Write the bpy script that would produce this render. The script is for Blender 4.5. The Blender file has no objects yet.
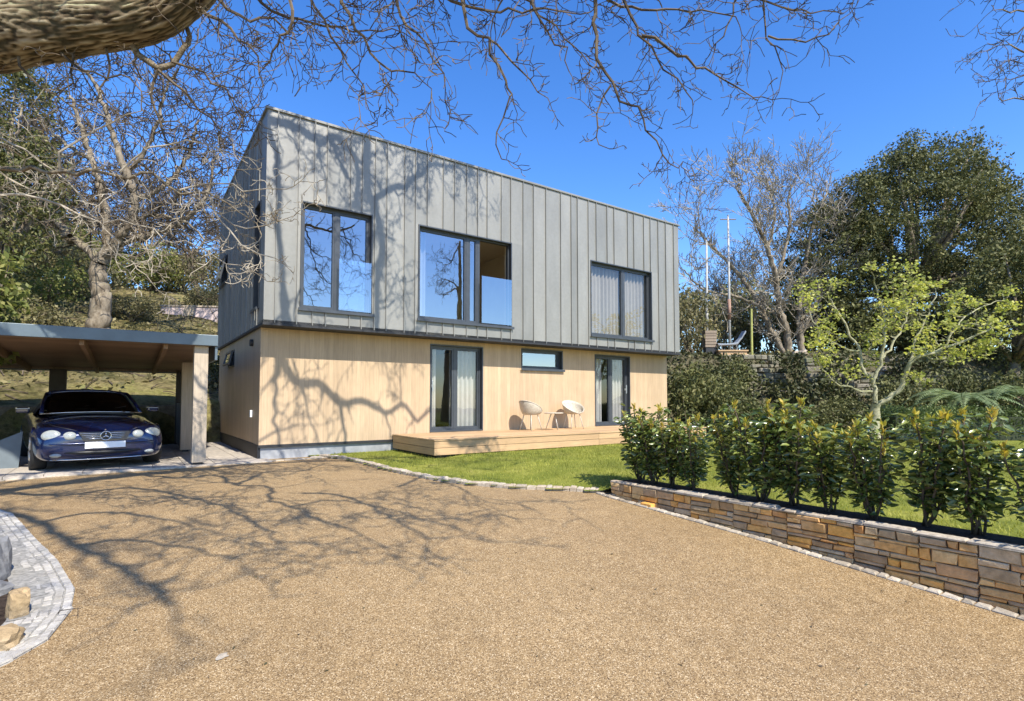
import bpy, math, random
import numpy as np
from mathutils import Vector, Matrix, noise
SC = bpy.context.scene
COL = SC.collection
R = math.radians
rng = random.Random(7)
nr = np.random.default_rng(7)

# ------------------------------------------------------------------ camera
F = 543.0; CX = 512.0; CY = 375.3; PITCH = R(2.6); CAMZ = 1.06
cd = bpy.data.cameras.new('camera'); cam = bpy.data.objects.new('camera', cd); COL.objects.link(cam)
cam.location = (0, 0, CAMZ); cam.rotation_euler = (R(90) + PITCH, 0, 0)
cd.sensor_width = 36; cd.lens = F / 1024 * 36; cd.shift_y = (CY - 350.5) / 1024
cd.clip_end = 1000; cd.clip_start = 0.05
SC.camera = cam

def ray(px, py):
    x = (px - CX) / F; y = -(py - CY) / F
    c, s = math.cos(PITCH), math.sin(PITCH)
    return Vector((x, c - s * y, s + c * y))
def at(px, py, Y):                      # the point of the place that lies at depth Y on that sight line
    d = ray(px, py); return Vector((0, 0, CAMZ)) + d * (Y / d.y)
BP = [(-40, -1.6), (-10, -1.07), (0, -.65), (2, -.53), (3.5, -.40), (5.2, -.24), (6.8, -.13), (8.2, -.085), (9.6, -.06), (13, -.05), (200, -.05)]
_bx = np.array([p[0] for p in BP]); _by = np.array([p[1] for p in BP])
def b(Y): return float(np.interp(Y, _bx, _by))
def onground(px, py):
    d = ray(px, py); Y = 6.0
    for _ in range(60):
        Yn = (b(Y) - CAMZ) / d.z * d.y
        Y = .5 * Y + .5 * Yn
    return Vector((d.x * Y / d.y, Y, b(Y)))

# house frame: u along the front, v to the back
C0 = Vector((-4.5, 9.77, 0)); ANG = math.atan2(543, 771)
U = Vector((math.cos(ANG), math.sin(ANG), 0)); V = Vector((-math.sin(ANG), math.cos(ANG), 0))
def hw(s, v, z=0): return C0 + U * s + V * v + Vector((0, 0, z))
def sv(x, y):
    p = Vector((x, y, 0)) - C0; return p.dot(U), p.dot(V)

# sun: almost square to the front
SUN_EL = R(48); DA = R(1.5)
SH = (-V) * math.cos(DA) + U * math.sin(DA)
SUN = Vector((SH.x * math.cos(SUN_EL), SH.y * math.cos(SUN_EL), math.sin(SUN_EL)))

# ------------------------------------------------------------------ materials
def new_mat(name):
    m = bpy.data.materials.new(name); m.use_nodes = True
    nt = m.node_tree; p = nt.nodes['Principled BSDF']; return m, nt, p
class NB:
    def __init__(s, nt): s.nt = nt
    def n(s, t, **k):
        nd = s.nt.nodes.new(t)
        for a, v in k.items():
            if a in nd.inputs: nd.inputs[a].default_value = v
            else: setattr(nd, a, v)
        return nd
    def l(s, a, b): s.nt.links.new(a, b)
    def ramp(s, fac, stops, interp='LINEAR'):
        r = s.nt.nodes.new('ShaderNodeValToRGB'); r.color_ramp.interpolation = interp
        e = r.color_ramp.elements
        while len(e) < len(stops): e.new(.5)
        for i, (p, c) in enumerate(stops):
            e[i].position = p; e[i].color = (*c, 1) if len(c) == 3 else c
        s.l(fac, r.inputs[0]); return r.outputs[0]
    def mix(s, fac, a, bb, mode='MIX'):
        m = s.nt.nodes.new('ShaderNodeMix'); m.data_type = 'RGBA'; m.blend_type = mode
        for i, v in ((0, fac), (6, a), (7, bb)):
            if hasattr(v, 'links'): s.l(v, m.inputs[i])
            elif isinstance(v, (int, float)): m.inputs[i].default_value = v
            else: m.inputs[i].default_value = (*v, 1)
        return m.outputs[2]
    def noise(s, scale, detail=3, rough=.55, vec=None):
        n = s.n('ShaderNodeTexNoise', Scale=scale, Detail=detail, Roughness=rough)
        if vec: s.l(vec, n.inputs['Vector'])
        return n.outputs[0]
    def pos(s): return s.n('ShaderNodeTexCoord').outputs['Object']
    def mapping(s, vec, scale):
        m = s.n('ShaderNodeMapping'); m.inputs['Scale'].default_value = scale; s.l(vec, m.inputs[0]); return m.outputs[0]
    def bump(s, h, strength, dist, p):
        bm = s.n('ShaderNodeBump', Strength=strength, Distance=dist); s.l(h, bm.inputs['Height']); s.l(bm.outputs[0], p.inputs['Normal']); return bm

def mat_simple(name, c, rough=.6, metal=0, var=.15, scale=6, bump=0, bdist=.005, island=0, spec=None, c2=None, stretch=(1, 1, 1)):
    m, nt, p = new_mat(name); q = NB(nt)
    vec = q.mapping(q.pos(), stretch)
    n = q.noise(scale, 5, .6, vec)
    d = c2 or tuple(x * (1 - var * 2) for x in c)
    col = q.ramp(n, [(.3, d), (.7, tuple(min(1, x * (1 + var * .5)) for x in c))])
    if island:
        g = q.n('ShaderNodeNewGeometry').outputs['Random Per Island']
        k = q.ramp(g, [(0, (1 - island,) * 3), (1, (1 + island * .4,) * 3)])
        col = q.mix(1.0, col, k, 'MULTIPLY')
    q.l(col, p.inputs['Base Color']); p.inputs['Roughness'].default_value = rough; p.inputs['Metallic'].default_value = metal
    if spec is not None: p.inputs['Specular IOR Level'].default_value = spec
    if bump: q.bump(n, bump, bdist, p)
    return m

def mat_leaf(name, cols, rough=.55, trans=.25, spec=.3):
    m, nt, p = new_mat(name); q = NB(nt)
    g = q.n('ShaderNodeNewGeometry').outputs['Random Per Island']
    k = len(cols); col = q.ramp(g, [(i / max(1, k - 1), c) for i, c in enumerate(cols)])
    col = q.mix(1, col, q.ramp(q.noise(.9, 3, .6, q.pos()), [(.32, (.68, .70, .72)), (.66, (1.3, 1.26, 1.15))]), 'MULTIPLY')
    q.l(col, p.inputs['Base Color']); p.inputs['Roughness'].default_value = rough; p.inputs['Specular IOR Level'].default_value = spec
    tr = q.n('ShaderNodeBsdfTranslucent')
    hs = q.n('ShaderNodeHueSaturation', Value=1.5, Saturation=1.1); q.l(col, hs.inputs['Color']); q.l(hs.outputs[0], tr.inputs[0])
    mx = q.n('ShaderNodeMixShader'); mx.inputs[0].default_value = trans
    q.l(p.outputs[0], mx.inputs[1]); q.l(tr.outputs[0], mx.inputs[2])
    q.l(mx.outputs[0], nt.nodes['Material Output'].inputs['Surface']); return m

def mat_glass(name, refl=.3, tint=(.75, .8, .82)):
    m, nt, p = new_mat(name); q = NB(nt)
    nt.nodes.remove(p)
    t = q.n('ShaderNodeBsdfTransparent'); t.inputs[0].default_value = (*tint, 1)
    g = q.n('ShaderNodeBsdfGlossy'); g.inputs['Roughness'].default_value = .01; g.inputs['Color'].default_value = (.9, .95, 1, 1)
    lw_ = q.n('ShaderNodeLayerWeight', Blend=.5); pw = q.n('ShaderNodeMath', operation='POWER'); q.l(lw_.outputs['Facing'], pw.inputs[0]); pw.inputs[1].default_value = 4.5
    ma = q.n('ShaderNodeMath', operation='MULTIPLY_ADD', use_clamp=True); q.l(pw.outputs[0], ma.inputs[0]); ma.inputs[1].default_value = .8; ma.inputs[2].default_value = refl + .05
    nz = q.noise(1.3, 2, .5, q.pos()); bp = q.n('ShaderNodeBump', Strength=.06, Distance=.02); q.l(nz, bp.inputs['Height']); q.l(bp.outputs[0], g.inputs['Normal'])
    mx = q.n('ShaderNodeMixShader'); q.l(ma.outputs[0], mx.inputs[0]); q.l(t.outputs[0], mx.inputs[1]); q.l(g.outputs[0], mx.inputs[2])
    q.l(mx.outputs[0], nt.nodes['Material Output'].inputs['Surface']); return m

M = {}
# resin bound gravel
m, nt, p = new_mat('resin_gravel'); q = NB(nt); P = q.pos()
vo = q.n('ShaderNodeTexVoronoi', Scale=175.0); q.l(P, vo.inputs['Vector'])
wn = q.n('ShaderNodeTexWhiteNoise'); q.l(vo.outputs['Position'], wn.inputs['Vector'])
c1 = q.ramp(wn.outputs['Value'], [(0, (.09, .056, .027)), (.2, (.225, .148, .070)), (.6, (.335, .229, .110)), (.85, (.42, .30, .155)), (1, (.64, .52, .34))])
big = q.ramp(q.noise(.45, 5, .6, P), [(.3, (.9, .87, .83)), (.7, (1.05, 1.03, 1.0))])
mid = q.ramp(q.noise(9, 4, .7, P), [(.35, (.86, .86, .86)), (.65, (1.06, 1.06, 1.06))])
col = q.mix(1, q.mix(1, c1, big, 'MULTIPLY'), mid, 'MULTIPLY')
q.l(col, p.inputs['Base Color']); p.inputs['Roughness'].default_value = .62; p.inputs['Specular IOR Level'].default_value = .3
inv = q.ramp(vo.outputs['Distance'], [(0, (1, 1, 1)), (.8, (0, 0, 0))])
q.bump(inv, .55, .004, p); M['gravel'] = m
# timber cladding, narrow upright boards
def wood(name, c, board=.0, horiz=False, rough=.62, grain=.25, groove=.35):
    m, nt, p = new_mat(name); q = NB(nt); P = q.pos()
    st = (1.2, 1.2, 22) if horiz else (22, 22, 1.2)
    gr = q.noise(2.2, 5, .65, q.mapping(P, st))
    lo = tuple(x * (1 - grain) for x in c); hi = tuple(min(1, x * (1 + grain * .5)) for x in c)
    col = q.ramp(gr, [(.25, lo), (.75, hi)])
    blot = q.ramp(q.noise(.9, 4, .6, P), [(.3, (.88, .86, .84)), (.7, (1.05, 1.04, 1.02))])
    col = q.mix(1, col, blot, 'MULTIPLY')
    if board:
        sx = q.n('ShaderNodeSeparateXYZ'); q.l(P, sx.inputs[0])
        ad = q.n('ShaderNodeMath', operation='ADD'); q.l(sx.outputs[0], ad.inputs[0]); q.l(sx.outputs[1], ad.inputs[1])
        dv = q.n('ShaderNodeMath', operation='DIVIDE'); q.l(ad.outputs[0], dv.inputs[0]); dv.inputs[1].default_value = board
        fl = q.n('ShaderNodeMath', operation='FLOOR'); q.l(dv.outputs[0], fl.inputs[0])
        w = q.n('ShaderNodeTexWhiteNoise', noise_dimensions='1D'); q.l(fl.outputs[0], w.inputs['W'])
        k = q.ramp(w.outputs['Value'], [(0, (.91, .90, .885)), (1, (1.04, 1.035, 1.03))]); col = q.mix(1, col, k, 'MULTIPLY')
        frn = q.n('ShaderNodeMath', operation='FRACT'); q.l(dv.outputs[0], frn.inputs[0])
        gv = q.ramp(frn.outputs[0], [(0, (0, 0, 0)), (.05, (1, 1, 1)), (.95, (1, 1, 1)), (1, (0, 0, 0))])
        dk = q.ramp(frn.outputs[0], [(0, (1 - groove,) * 3), (.04, (1, 1, 1)), (.96, (1, 1, 1)), (1, (1 - groove,) * 3)])
        col = q.mix(1, col, dk, 'MULTIPLY'); q.bump(gv, .5, .004, p)
    else:
        g = q.n('ShaderNodeNewGeometry').outputs['Random Per Island']
        k = q.ramp(g, [(0, (.8, .78, .76)), (1, (1.08, 1.07, 1.05))]); col = q.mix(1, col, k, 'MULTIPLY'); q.bump(gr, .25, .003, p)
    q.l(col, p.inputs['Base Color']); p.inputs['Roughness'].default_value = rough; p.inputs['Specular IOR Level'].default_value = .3
    return m
M['larch'] = wood('larch_cladding', (.52, .39, .25), board=.095, groove=.22, grain=.18)
M['decking'] = wood('deck_timber', (.56, .38, .21), horiz=True)
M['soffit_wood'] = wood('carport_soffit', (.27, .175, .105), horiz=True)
M['post_wood'] = wood('post_timber', (.54, .46, .355))
M['old_wood'] = wood('old_timber', (.30, .24, .18))
# zinc
m, nt, p = new_mat('zinc_panels'); q = NB(nt); P = q.pos()
n1 = q.noise(1.6, 5, .65, q.mapping(P, (1, 1, .35))); n2 = q.noise(14, 3, .6, P)
col = q.ramp(n1, [(.3, (.215, .21, .188)), (.7, (.285, .28, .252))])
col = q.mix(1, col, q.ramp(n2, [(.3, (.94,) * 3), (.7, (1.04,) * 3)]), 'MULTIPLY')
g = q.n('ShaderNodeNewGeometry').outputs['Random Per Island']
col = q.mix(1, col, q.ramp(g, [(0, (.84, .85, .86)), (1, (1.1, 1.09, 1.08))]), 'MULTIPLY')
q.l(col, p.inputs['Base Color']); p.inputs['Metallic'].default_value = .2; p.inputs['Roughness'].default_value = .44
q.bump(q.noise(2.5, 2, .5, P), .25, .01, p); M['zinc'] = m
M['zinc_blue'] = mat_simple('zinc_fascia', (.12, .155, .175), .42, .3, .12, 2.5, bump=.2, bdist=.01)
M['frame'] = mat_simple('anthracite_frame', (.062, .070, .080), .38, .2, .1, 8)
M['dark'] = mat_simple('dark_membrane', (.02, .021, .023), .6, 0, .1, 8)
M['plinth'] = mat_simple('plinth_render', (.33, .34, .35), .8, 0, .15, 5, bump=.3)
M['glass'] = mat_glass('window_glass', .30)
M['glass_low'] = mat_glass('curtained_glass', .05, (.93, .95, .95))
M['glass_clear'] = mat_glass('clear_glass', .12, (.82, .88, .86))
M['curtain'] = mat_simple('curtain_fabric', (.30, .265, .215), .85, 0, .06, 10)
M['curtain_white'] = mat_simple('sheer_fabric', (.40, .39, .37), .85, 0, .05, 10)
M['dark_post'] = mat_simple('dark_stained_post', (.055, .05, .042), .7, 0, .15, 6)
M['room'] = mat_simple('room_paint', (.74, .66, .50), .9, 0, .05, 2)
M['room_floor'] = wood('room_floor', (.32, .22, .13))
M['metal'] = mat_simple('brushed_metal', (.6, .6, .6), .3, .9, .05, 10)
M['white'] = mat_simple('white_paint', (.8, .8, .78), .5, 0, .05, 10)
M['board_grey'] = mat_simple('grey_sheet', (.12, .15, .165), .6, 0, .12, 4)
# grass
m, nt, p = new_mat('lawn_grass'); q = NB(nt); P = q.pos()
a = q.ramp(q.noise(1.1, 5, .65, P), [(.3, (.12, .15, .025)), (.5, (.20, .22, .037)), (.62, (.28, .28, .06)), (.75, (.34, .29, .11))])
bb = q.ramp(q.noise(38, 4, .7, P), [(.3, (.55, .6, .5)), (.7, (1.25, 1.2, 1.1))])
q.l(q.mix(1, a, bb, 'MULTIPLY'), p.inputs['Base Color']); p.inputs['Roughness'].default_value = .85; p.inputs['Specular IOR Level'].default_value = .15
q.bump(q.noise(60, 4, .7, P), .8, .02, p); M['lawn'] = m
M['blade'] = mat_leaf('grass_blade', [(.15, .17, .027), (.25, .27, .045), (.40, .39, .11), (.21, .23, .037)], .6, .3, .2)
# hillside
m, nt, p = new_mat('hillside_earth'); q = NB(nt); P = q.pos()
a = q.ramp(q.noise(.55, 7, .7, P), [(.3, (.06, .055, .028)), (.45, (.15, .135, .05)), (.55, (.34, .28, .13)), (.7, (.30, .29, .09))])
bb = q.ramp(q.noise(7, 6, .75, P), [(.3, (.4, .4, .4)), (.7, (1.3, 1.3, 1.3))])
q.l(q.mix(1, a, bb, 'MULTIPLY'), p.inputs['Base Color']); p.inputs['Roughness'].default_value = .95; p.inputs['Specular IOR Level'].default_value = .1
q.bump(q.noise(5, 8, .7, P), 1, .25, p); M['hill'] = m
M['soil'] = mat_simple('dark_soil', (.055, .04, .03), .95, 0, .3, 25, bump=.8, bdist=.03, spec=.1)
# stone
def stone(name, cols, rough=.8):
    m, nt, p = new_mat(name); q = NB(nt); P = q.pos()
    g = q.n('ShaderNodeNewGeometry').outputs['Random Per Island']
    col = q.ramp(g, [(i / (len(cols) - 1), c) for i, c in enumerate(cols)])
    n = q.noise(16, 6, .7, P); n2 = q.noise(4, 4, .6, P)
    col = q.mix(1, col, q.ramp(n, [(.3, (.66, .64, .62)), (.7, (1.22, 1.2, 1.18))]), 'MULTIPLY')
    col = q.mix(q.ramp(n2, [(.5, (0, 0, 0)), (.8, (.35,) * 3)]), col, (.42, .38, .31))
    q.l(col, p.inputs['Base Color']); p.inputs['Roughness'].default_value = rough; p.inputs['Specular IOR Level'].default_value = .25
    q.bump(q.noise(34, 6, .7, P), .7, .012, p); return m
M['stone'] = stone('sandstone', [(.42, .27, .13), (.74, .38, .10), (.48, .36, .21), (.80, .42, .10), (.38, .28, .17), (.58, .42, .23), (.74, .48, .20), (.52, .26, .09), (.62, .48, .30), (.34, .23, .13), (.78, .45, .15)])
M['coping'] = stone('pale_sandstone', [(.40, .35, .27), (.5, .44, .35), (.44, .36, .26), (.34, .30, .24)])
M['granite'] = stone('granite_setts', [(.33, .325, .30), (.45, .43, .39), (.38, .36, .32), (.49, .47, .42), (.28, .265, .235)])
M['pale_kerb'] = stone('pale_kerb', [(.32, .28, .22), (.48, .43, .35), (.40, .35, .27), (.26, .22, .17)])
M['rock'] = stone('yellow_rock', [(.40, .29, .15), (.38, .28, .16)])
M['grey_rock'] = stone('grey_rock', [(.17, .18, .19), (.2, .2, .2)])
M['dark_rock'] = stone('bank_rock', [(.16, .15, .11), (.24, .22, .16), (.11, .11, .07), (.29, .26, .2), (.15, .17, .08)])
M['mortar'] = mat_simple('mortar', (.20, .16, .115), .95, 0, .2, 30)
M['block'] = mat_simple('block_wall', (.20, .18, .15), .9, 0, .25, 9, bump=.5, bdist=.02)
M['bedding'] = mat_simple('pale_bedding', (.30, .285, .25), .95, 0, .25, 30, bump=.5)
M['paver'] = stone('paving', [(.42, .38, .33), (.5, .45, .38), (.37, .34, .3)])
# bark
def bark(name, a, c, moss, sc=(1, 1, 1), s=12, ms=.4, lichen=1):
    m, nt, p = new_mat(name); q = NB(nt); P = q.pos()
    n = q.noise(s, 8, .72, q.mapping(P, sc))
    col = q.ramp(n, [(.32, a), (.62, c)])
    geo = q.n('ShaderNodeNewGeometry'); sx = q.n('ShaderNodeSeparateXYZ'); q.l(geo.outputs['Normal'], sx.inputs[0])
    mm = q.n('ShaderNodeMath', operation='MULTIPLY'); q.l(q.noise(3.5, 5, .7, P), mm.inputs[0])
    up = q.ramp(sx.outputs[2], [(.0, (.35,) * 3), (.8, (1, 1, 1))]); q.l(up, mm.inputs[1])
    fac = q.ramp(mm.outputs[0], [(.36, (0, 0, 0)), (.6, (ms,) * 3)])
    q.l(q.mix(fac, col, moss), p.inputs['Base Color']); p.inputs['Roughness'].default_value = .9; p.inputs['Specular IOR Level'].default_value = .15
    q.bump(n, .9, .025, p); return m
m, nt, p = new_mat('oak_bark'); q = NB(nt); P = q.pos(); at_ = q.n('ShaderNodeAttribute', attribute_name='ridge')
col = q.ramp(at_.outputs['Fac'], [(.15, (.03, .021, .014)), (.35, (.13, .09, .055)), (.6, (.27, .21, .135)), (.95, (.40, .34, .24))])
geo = q.n('ShaderNodeNewGeometry'); sx = q.n('ShaderNodeSeparateXYZ'); q.l(geo.outputs['Position'], sx.inputs[0])
mo = q.ramp(q.noise(4.5, 6, .7, P), [(.36, (0, 0, 0)), (.55, (.8,) * 3)])
nz = q.n('ShaderNodeSeparateXYZ'); q.l(geo.outputs['Normal'], nz.inputs[0]); mo = q.mix(1, mo, q.ramp(nz.outputs[2], [(-.0, (.12,) * 3), (.35, (1, 1, 1))]), 'MULTIPLY')
col = q.mix(mo, col, (.44, .43, .25)); q.l(col, p.inputs['Base Color']); p.inputs['Roughness'].default_value = .92; p.inputs['Specular IOR Level'].default_value = .15
q.bump(q.noise(40, 7, .75, P), .8, .012, p); M['oak_bark'] = m
M['twig'] = mat_simple('twig_bark', (.155, .122, .085), .85, 0, .4, 5, spec=.15)
M['twig_pale'] = mat_simple('pale_twig_bark', (.38, .33, .25), .85, 0, .25, 7, spec=.15)
M['grey_bark'] = bark('grey_bark', (.075, .055, .035), (.32, .27, .20), (.20, .20, .09), (1, 1, .4), 5, .5)
M['leaf_dark'] = mat_leaf('evergreen_leaf', [(.045, .055, .022), (.085, .095, .035), (.14, .145, .055), (.20, .19, .085)], .62, .15, .2)
M['leaf_laurel'] = mat_leaf('laurel_leaf', [(.045, .075, .02), (.095, .135, .03), (.17, .21, .05), (.30, .33, .09)], .24, .2, .75)
M['leaf_new'] = mat_leaf('new_shoot_leaf', [(.36, .36, .06), (.50, .42, .08), (.50, .36, .08), (.30, .36, .07)], .45, .35)
M['leaf_yellow'] = mat_leaf('spring_leaf', [(.28, .32, .075), (.40, .42, .10), (.52, .50, .14), (.21, .25, .06)], .5, .4, .3)
M['leaf_olive'] = mat_leaf('olive_leaf', [(.09, .085, .04), (.17, .15, .065), (.27, .235, .12), (.12, .13, .045)], .6, .2, .3)
M['leaf_fresh'] = mat_leaf('fresh_leaf', [(.11, .14, .04), (.18, .20, .055), (.27, .26, .09)], .5, .35, .3)
M['leaf_fern'] = mat_leaf('fern_leaf', [(.14, .19, .08), (.22, .27, .13), (.10, .15, .06)], .5, .25, .3)

# ------------------------------------------------------------------ mesh helpers
class MB:
    def __init__(s): s.v = []; s.f = []; s.sm = False
    def quad(s, *p):
        k = len(s.v); s.v += [tuple(x) for x in p]; s.f.append(tuple(range(k, k + len(p))))
    def box(s, x0, x1, y0, y1, z0, z1, T=None):
        k = len(s.v)
        c = [(x0, y0, z0), (x1, y0, z0), (x1, y1, z0), (x0, y1, z0), (x0, y0, z1), (x1, y0, z1), (x1, y1, z1), (x0, y1, z1)]
        if T: c = [tuple(T(Vector(q))) for q in c]
        s.v += c
        s.f += [(k, k + 3, k + 2, k + 1), (k + 4, k + 5, k + 6, k + 7), (k, k + 1, k + 5, k + 4), (k + 1, k + 2, k + 6, k + 5), (k + 2, k + 3, k + 7, k + 6), (k + 3, k, k + 4, k + 7)]
        return s
    def tube(s, pts, rad, n=8, cap=True):
        pts = [Vector(p) for p in pts]; k0 = len(s.v)
        if not hasattr(rad, '__len__'): rad = [rad] * len(pts)
        t = (pts[1] - pts[0]).normalized()
        a = t.orthogonal().normalized()
        for i, p in enumerate(pts):
            if i < len(pts) - 1:
                t2 = (pts[i + 1] - p)
                if i: t2 = t2.normalized() + (p - pts[i - 1]).normalized()
                if t2.length > 1e-9: t = t2.normalized()
            a = (a - t * a.dot(t))
            a = a.normalized() if a.length > 1e-6 else t.orthogonal().normalized()
            c = t.cross(a); r = rad[i]
            for j in range(n):
                w = 2 * math.pi * j / n
                q_ = p + (a * math.cos(w) + c * math.sin(w)) * r
                s.v.append((q_.x, q_.y, q_.z))
        for i in range(len(pts) - 1):
            for j in range(n):
                A = k0 + i * n + j; B = k0 + i * n + (j + 1) % n
                s.f.append((A, B, B + n, A + n))
        if cap:
            s.f.append(tuple(range(k0 + n - 1, k0 - 1, -1))); e = k0 + (len(pts) - 1) * n
            s.f.append(tuple(range(e, e + n)))
        return s
    def cyl(s, a, b_, r, n=16): return s.tube([a, b_], [r, r], n)
    def disc_loft(s, rings, n, closed=True):
        k0 = len(s.v)
        for ring in rings: s.v += [tuple(p) for p in ring]
        for i in range(len(rings) - 1):
            for j in range(n if closed else n - 1):
                A = k0 + i * n + j; B = k0 + i * n + (j + 1) % n
                s.f.append((A, B, B + n, A + n))
    def build(s, name, mat, parent=None, smooth=False, bevel=0, sub=0):
        me = bpy.data.meshes.new(name); me.from_pydata(s.v, [], s.f); me.update()
        if smooth: me.polygons.foreach_set('use_smooth', [True] * len(me.polygons))
        me.materials.append(mat)
        o = bpy.data.objects.new(name, me); COL.objects.link(o)
        if parent: o.parent = parent
        if bevel:
            md = o.modifiers.new('bevel', 'BEVEL'); md.width = bevel; md.segments = 2; md.limit_method = 'ANGLE'; md.angle_limit = R(35)
        if sub:
            md = o.modifiers.new('sub', 'SUBSURF'); md.levels = sub; md.render_levels = sub
        return o
def np_mesh(name, verts, faces, mat, parent=None, smooth=False):
    me = bpy.data.meshes.new(name); nv = len(verts); nf, k = faces.shape
    me.vertices.add(nv); me.vertices.foreach_set('co', np.ascontiguousarray(verts, dtype=np.float32).ravel())
    me.loops.add(nf * k); me.loops.foreach_set('vertex_index', np.ascontiguousarray(faces, dtype=np.int32).ravel())
    me.polygons.add(nf); me.polygons.foreach_set('loop_start', np.arange(0, nf * k, k, dtype=np.int32))
    try: me.polygons.foreach_set('loop_total', np.full(nf, k, dtype=np.int32))
    except Exception: pass
    me.update(calc_edges=True); me.validate()
    if smooth: me.polygons.foreach_set('use_smooth', [True] * nf)
    me.materials.append(mat); o = bpy.data.objects.new(name, me); COL.objects.link(o)
    if parent: o.parent = parent
    return o
def tag(o, label=None, cat=None, group=None, kind=None):
    if label: o['label'] = label
    if cat: o['category'] = cat
    if group: o['group'] = group
    if kind: o['kind'] = kind
    return o
def empty(name, loc, rz=0):
    o = bpy.data.objects.new(name, None); COL.objects.link(o); o.location = loc; o.rotation_euler = (0, 0, rz); return o
def copy_thing(o, loc, rz, sc=1, label=None, group=None):
    r = o.copy(); COL.objects.link(r); r.location = loc; r.rotation_euler = (0, 0, rz)
    r.scale = (sc, sc, sc) if not hasattr(sc, '__len__') else sc
    for ch in list(o.children):
        c = ch.copy(); COL.objects.link(c); c.parent = r
        for g in list(ch.children):
            d = g.copy(); COL.objects.link(d); d.parent = c
    if label: r['label'] = label
    if group: r['group'] = group
    return r

# leaves: centres (n,3), directions optional; each leaf a folded six-point blade
def leaves_arrays(cen, L, W, dirs=None, droop=0, fold=.25, jitter=.3):
    n = len(cen)
    if dirs is None:
        dirs = nr.normal(size=(n, 3)); dirs[:, 2] -= droop
    dirs = dirs / (np.linalg.norm(dirs, axis=1, keepdims=True) + 1e-9)
    o = nr.normal(size=(n, 3)); o[:, 2] += .6
    side = np.cross(dirs, o); side /= (np.linalg.norm(side, axis=1, keepdims=True) + 1e-9)
    nor = np.cross(side, dirs)
    sc = (1 + jitter * nr.uniform(-1, 1, (n, 1)))
    l = L * sc; w = W * sc
    p0 = cen; p5 = cen + dirs * l - nor * l * .12
    m1 = cen + dirs * l * .35; m2 = cen + dirs * l * .72 - nor * l * .03
    a1 = m1 + side * w * .5 + nor * w * fold; b1 = m1 - side * w * .5 + nor * w * fold
    a2 = m2 + side * w * .36 + nor * w * fold; b2 = m2 - side * w * .36 + nor * w * fold
    v = np.stack([p0, a1, m1, b1, a2, m2, b2, p5], 1).reshape(-1, 3)
    fq = np.array([[0, 1, 2, 2], [0, 2, 3, 3], [1, 4, 5, 2], [2, 5, 6, 3], [4, 7, 5, 5], [5, 7, 6, 6]])
    # triangles only
    ft = np.array([[0, 1, 2], [0, 2, 3], [1, 4, 5], [1, 5, 2], [2, 5, 6], [2, 6, 3], [4, 7, 5], [5, 7, 6]])
    f = (ft[None] + (np.arange(n) * 8)[:, None, None]).reshape(-1, 3)
    return v, f
def simple_leaves(cen, L, W, dirs=None, droop=0):
    n = len(cen)
    if dirs is None:
        dirs = nr.normal(size=(n, 3)); dirs[:, 2] -= droop
    dirs = dirs / (np.linalg.norm(dirs, axis=1, keepdims=True) + 1e-9)
    o = nr.normal(size=(n, 3)); side = np.cross(dirs, o); side /= (np.linalg.norm(side, axis=1, keepdims=True) + 1e-9)
    sc = (1 + .4 * nr.uniform(-1, 1, (n, 1)))
    v = np.stack([cen, cen + dirs * L * .5 * sc + side * W * .5 * sc, cen + dirs * L * sc, cen + dirs * L * .5 * sc - side * W * .5 * sc], 1).reshape(-1, 3)
    f = (np.array([[0, 1, 2], [0, 2, 3]])[None] + (np.arange(n) * 4)[:, None, None]).reshape(-1, 3)
    return v, f
def clumps(centres, radii, per, spread=1.0):
    out = []
    for c, r in zip(centres, radii):
        d = nr.normal(size=(per, 3)); d /= np.linalg.norm(d, axis=1, keepdims=True)
        rr = nr.uniform(.25, 1, (per, 1)) ** .5
        out.append(np.array(c)[None] + d * rr * r * np.array([[1, 1, .75]]) * spread)
    return np.concatenate(out)

# gnarly branching
def grow(T, p, d, L, r, lev, g=.35, up=0.0, tips=None, nseg=5, kids=(3, 5), ratio=.62, ang=(25, 65), sides=None, minr=.0015, rnd=rng, endr=.45):
    p = Vector(p); d = Vector(d).normalized(); pts = [p.copy()]; ds = [d.copy()]
    for i in range(nseg):
        d = d + Vector((rnd.gauss(0, g), rnd.gauss(0, g), rnd.gauss(0, g) + up))
        d.normalize(); p = p + d * (L / nseg); pts.append(p.copy()); ds.append(d.copy())
    rad = [max(minr, r * (1 - (1 - endr) * i / nseg)) for i in range(nseg + 1)]
    ns = sides or (8 if r > .06 else 5 if r > .015 else 3)
    (T[0] if r > .03 else T[-1]).tube(pts, rad, ns, cap=False)
    if lev <= 0:
        if tips is not None: tips.append((pts[-1], ds[-1])); tips.append((pts[len(pts) // 2], ds[-1]))
        return
    k = rnd.randint(*kids)
    for c in range(k):
        t = (c + .6 + rnd.uniform(-.3, .3)) / k * nseg; i = min(nseg, max(1, int(round(t))))
        a = R(rnd.uniform(*ang)); ax = ds[i].orthogonal().normalized(); ax.rotate(Matrix.Rotation(rnd.uniform(0, 6.283), 3, ds[i]))
        nd = ds[i] * math.cos(a) + ax * math.sin(a)
        grow(T, pts[i], nd, L * ratio * rnd.uniform(.7, 1.2), max(minr, rad[i] * rnd.uniform(.5, .7)), lev - 1, g, up, tips, max(3, nseg - 1), kids, ratio, ang, None, minr, rnd, endr)
    grow(T, pts[-1], ds[-1], L * ratio * rnd.uniform(.8, 1.2), rad[-1], lev - 1, g, up, tips, max(3, nseg - 1), kids, ratio, ang, None, minr, rnd, endr)
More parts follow.
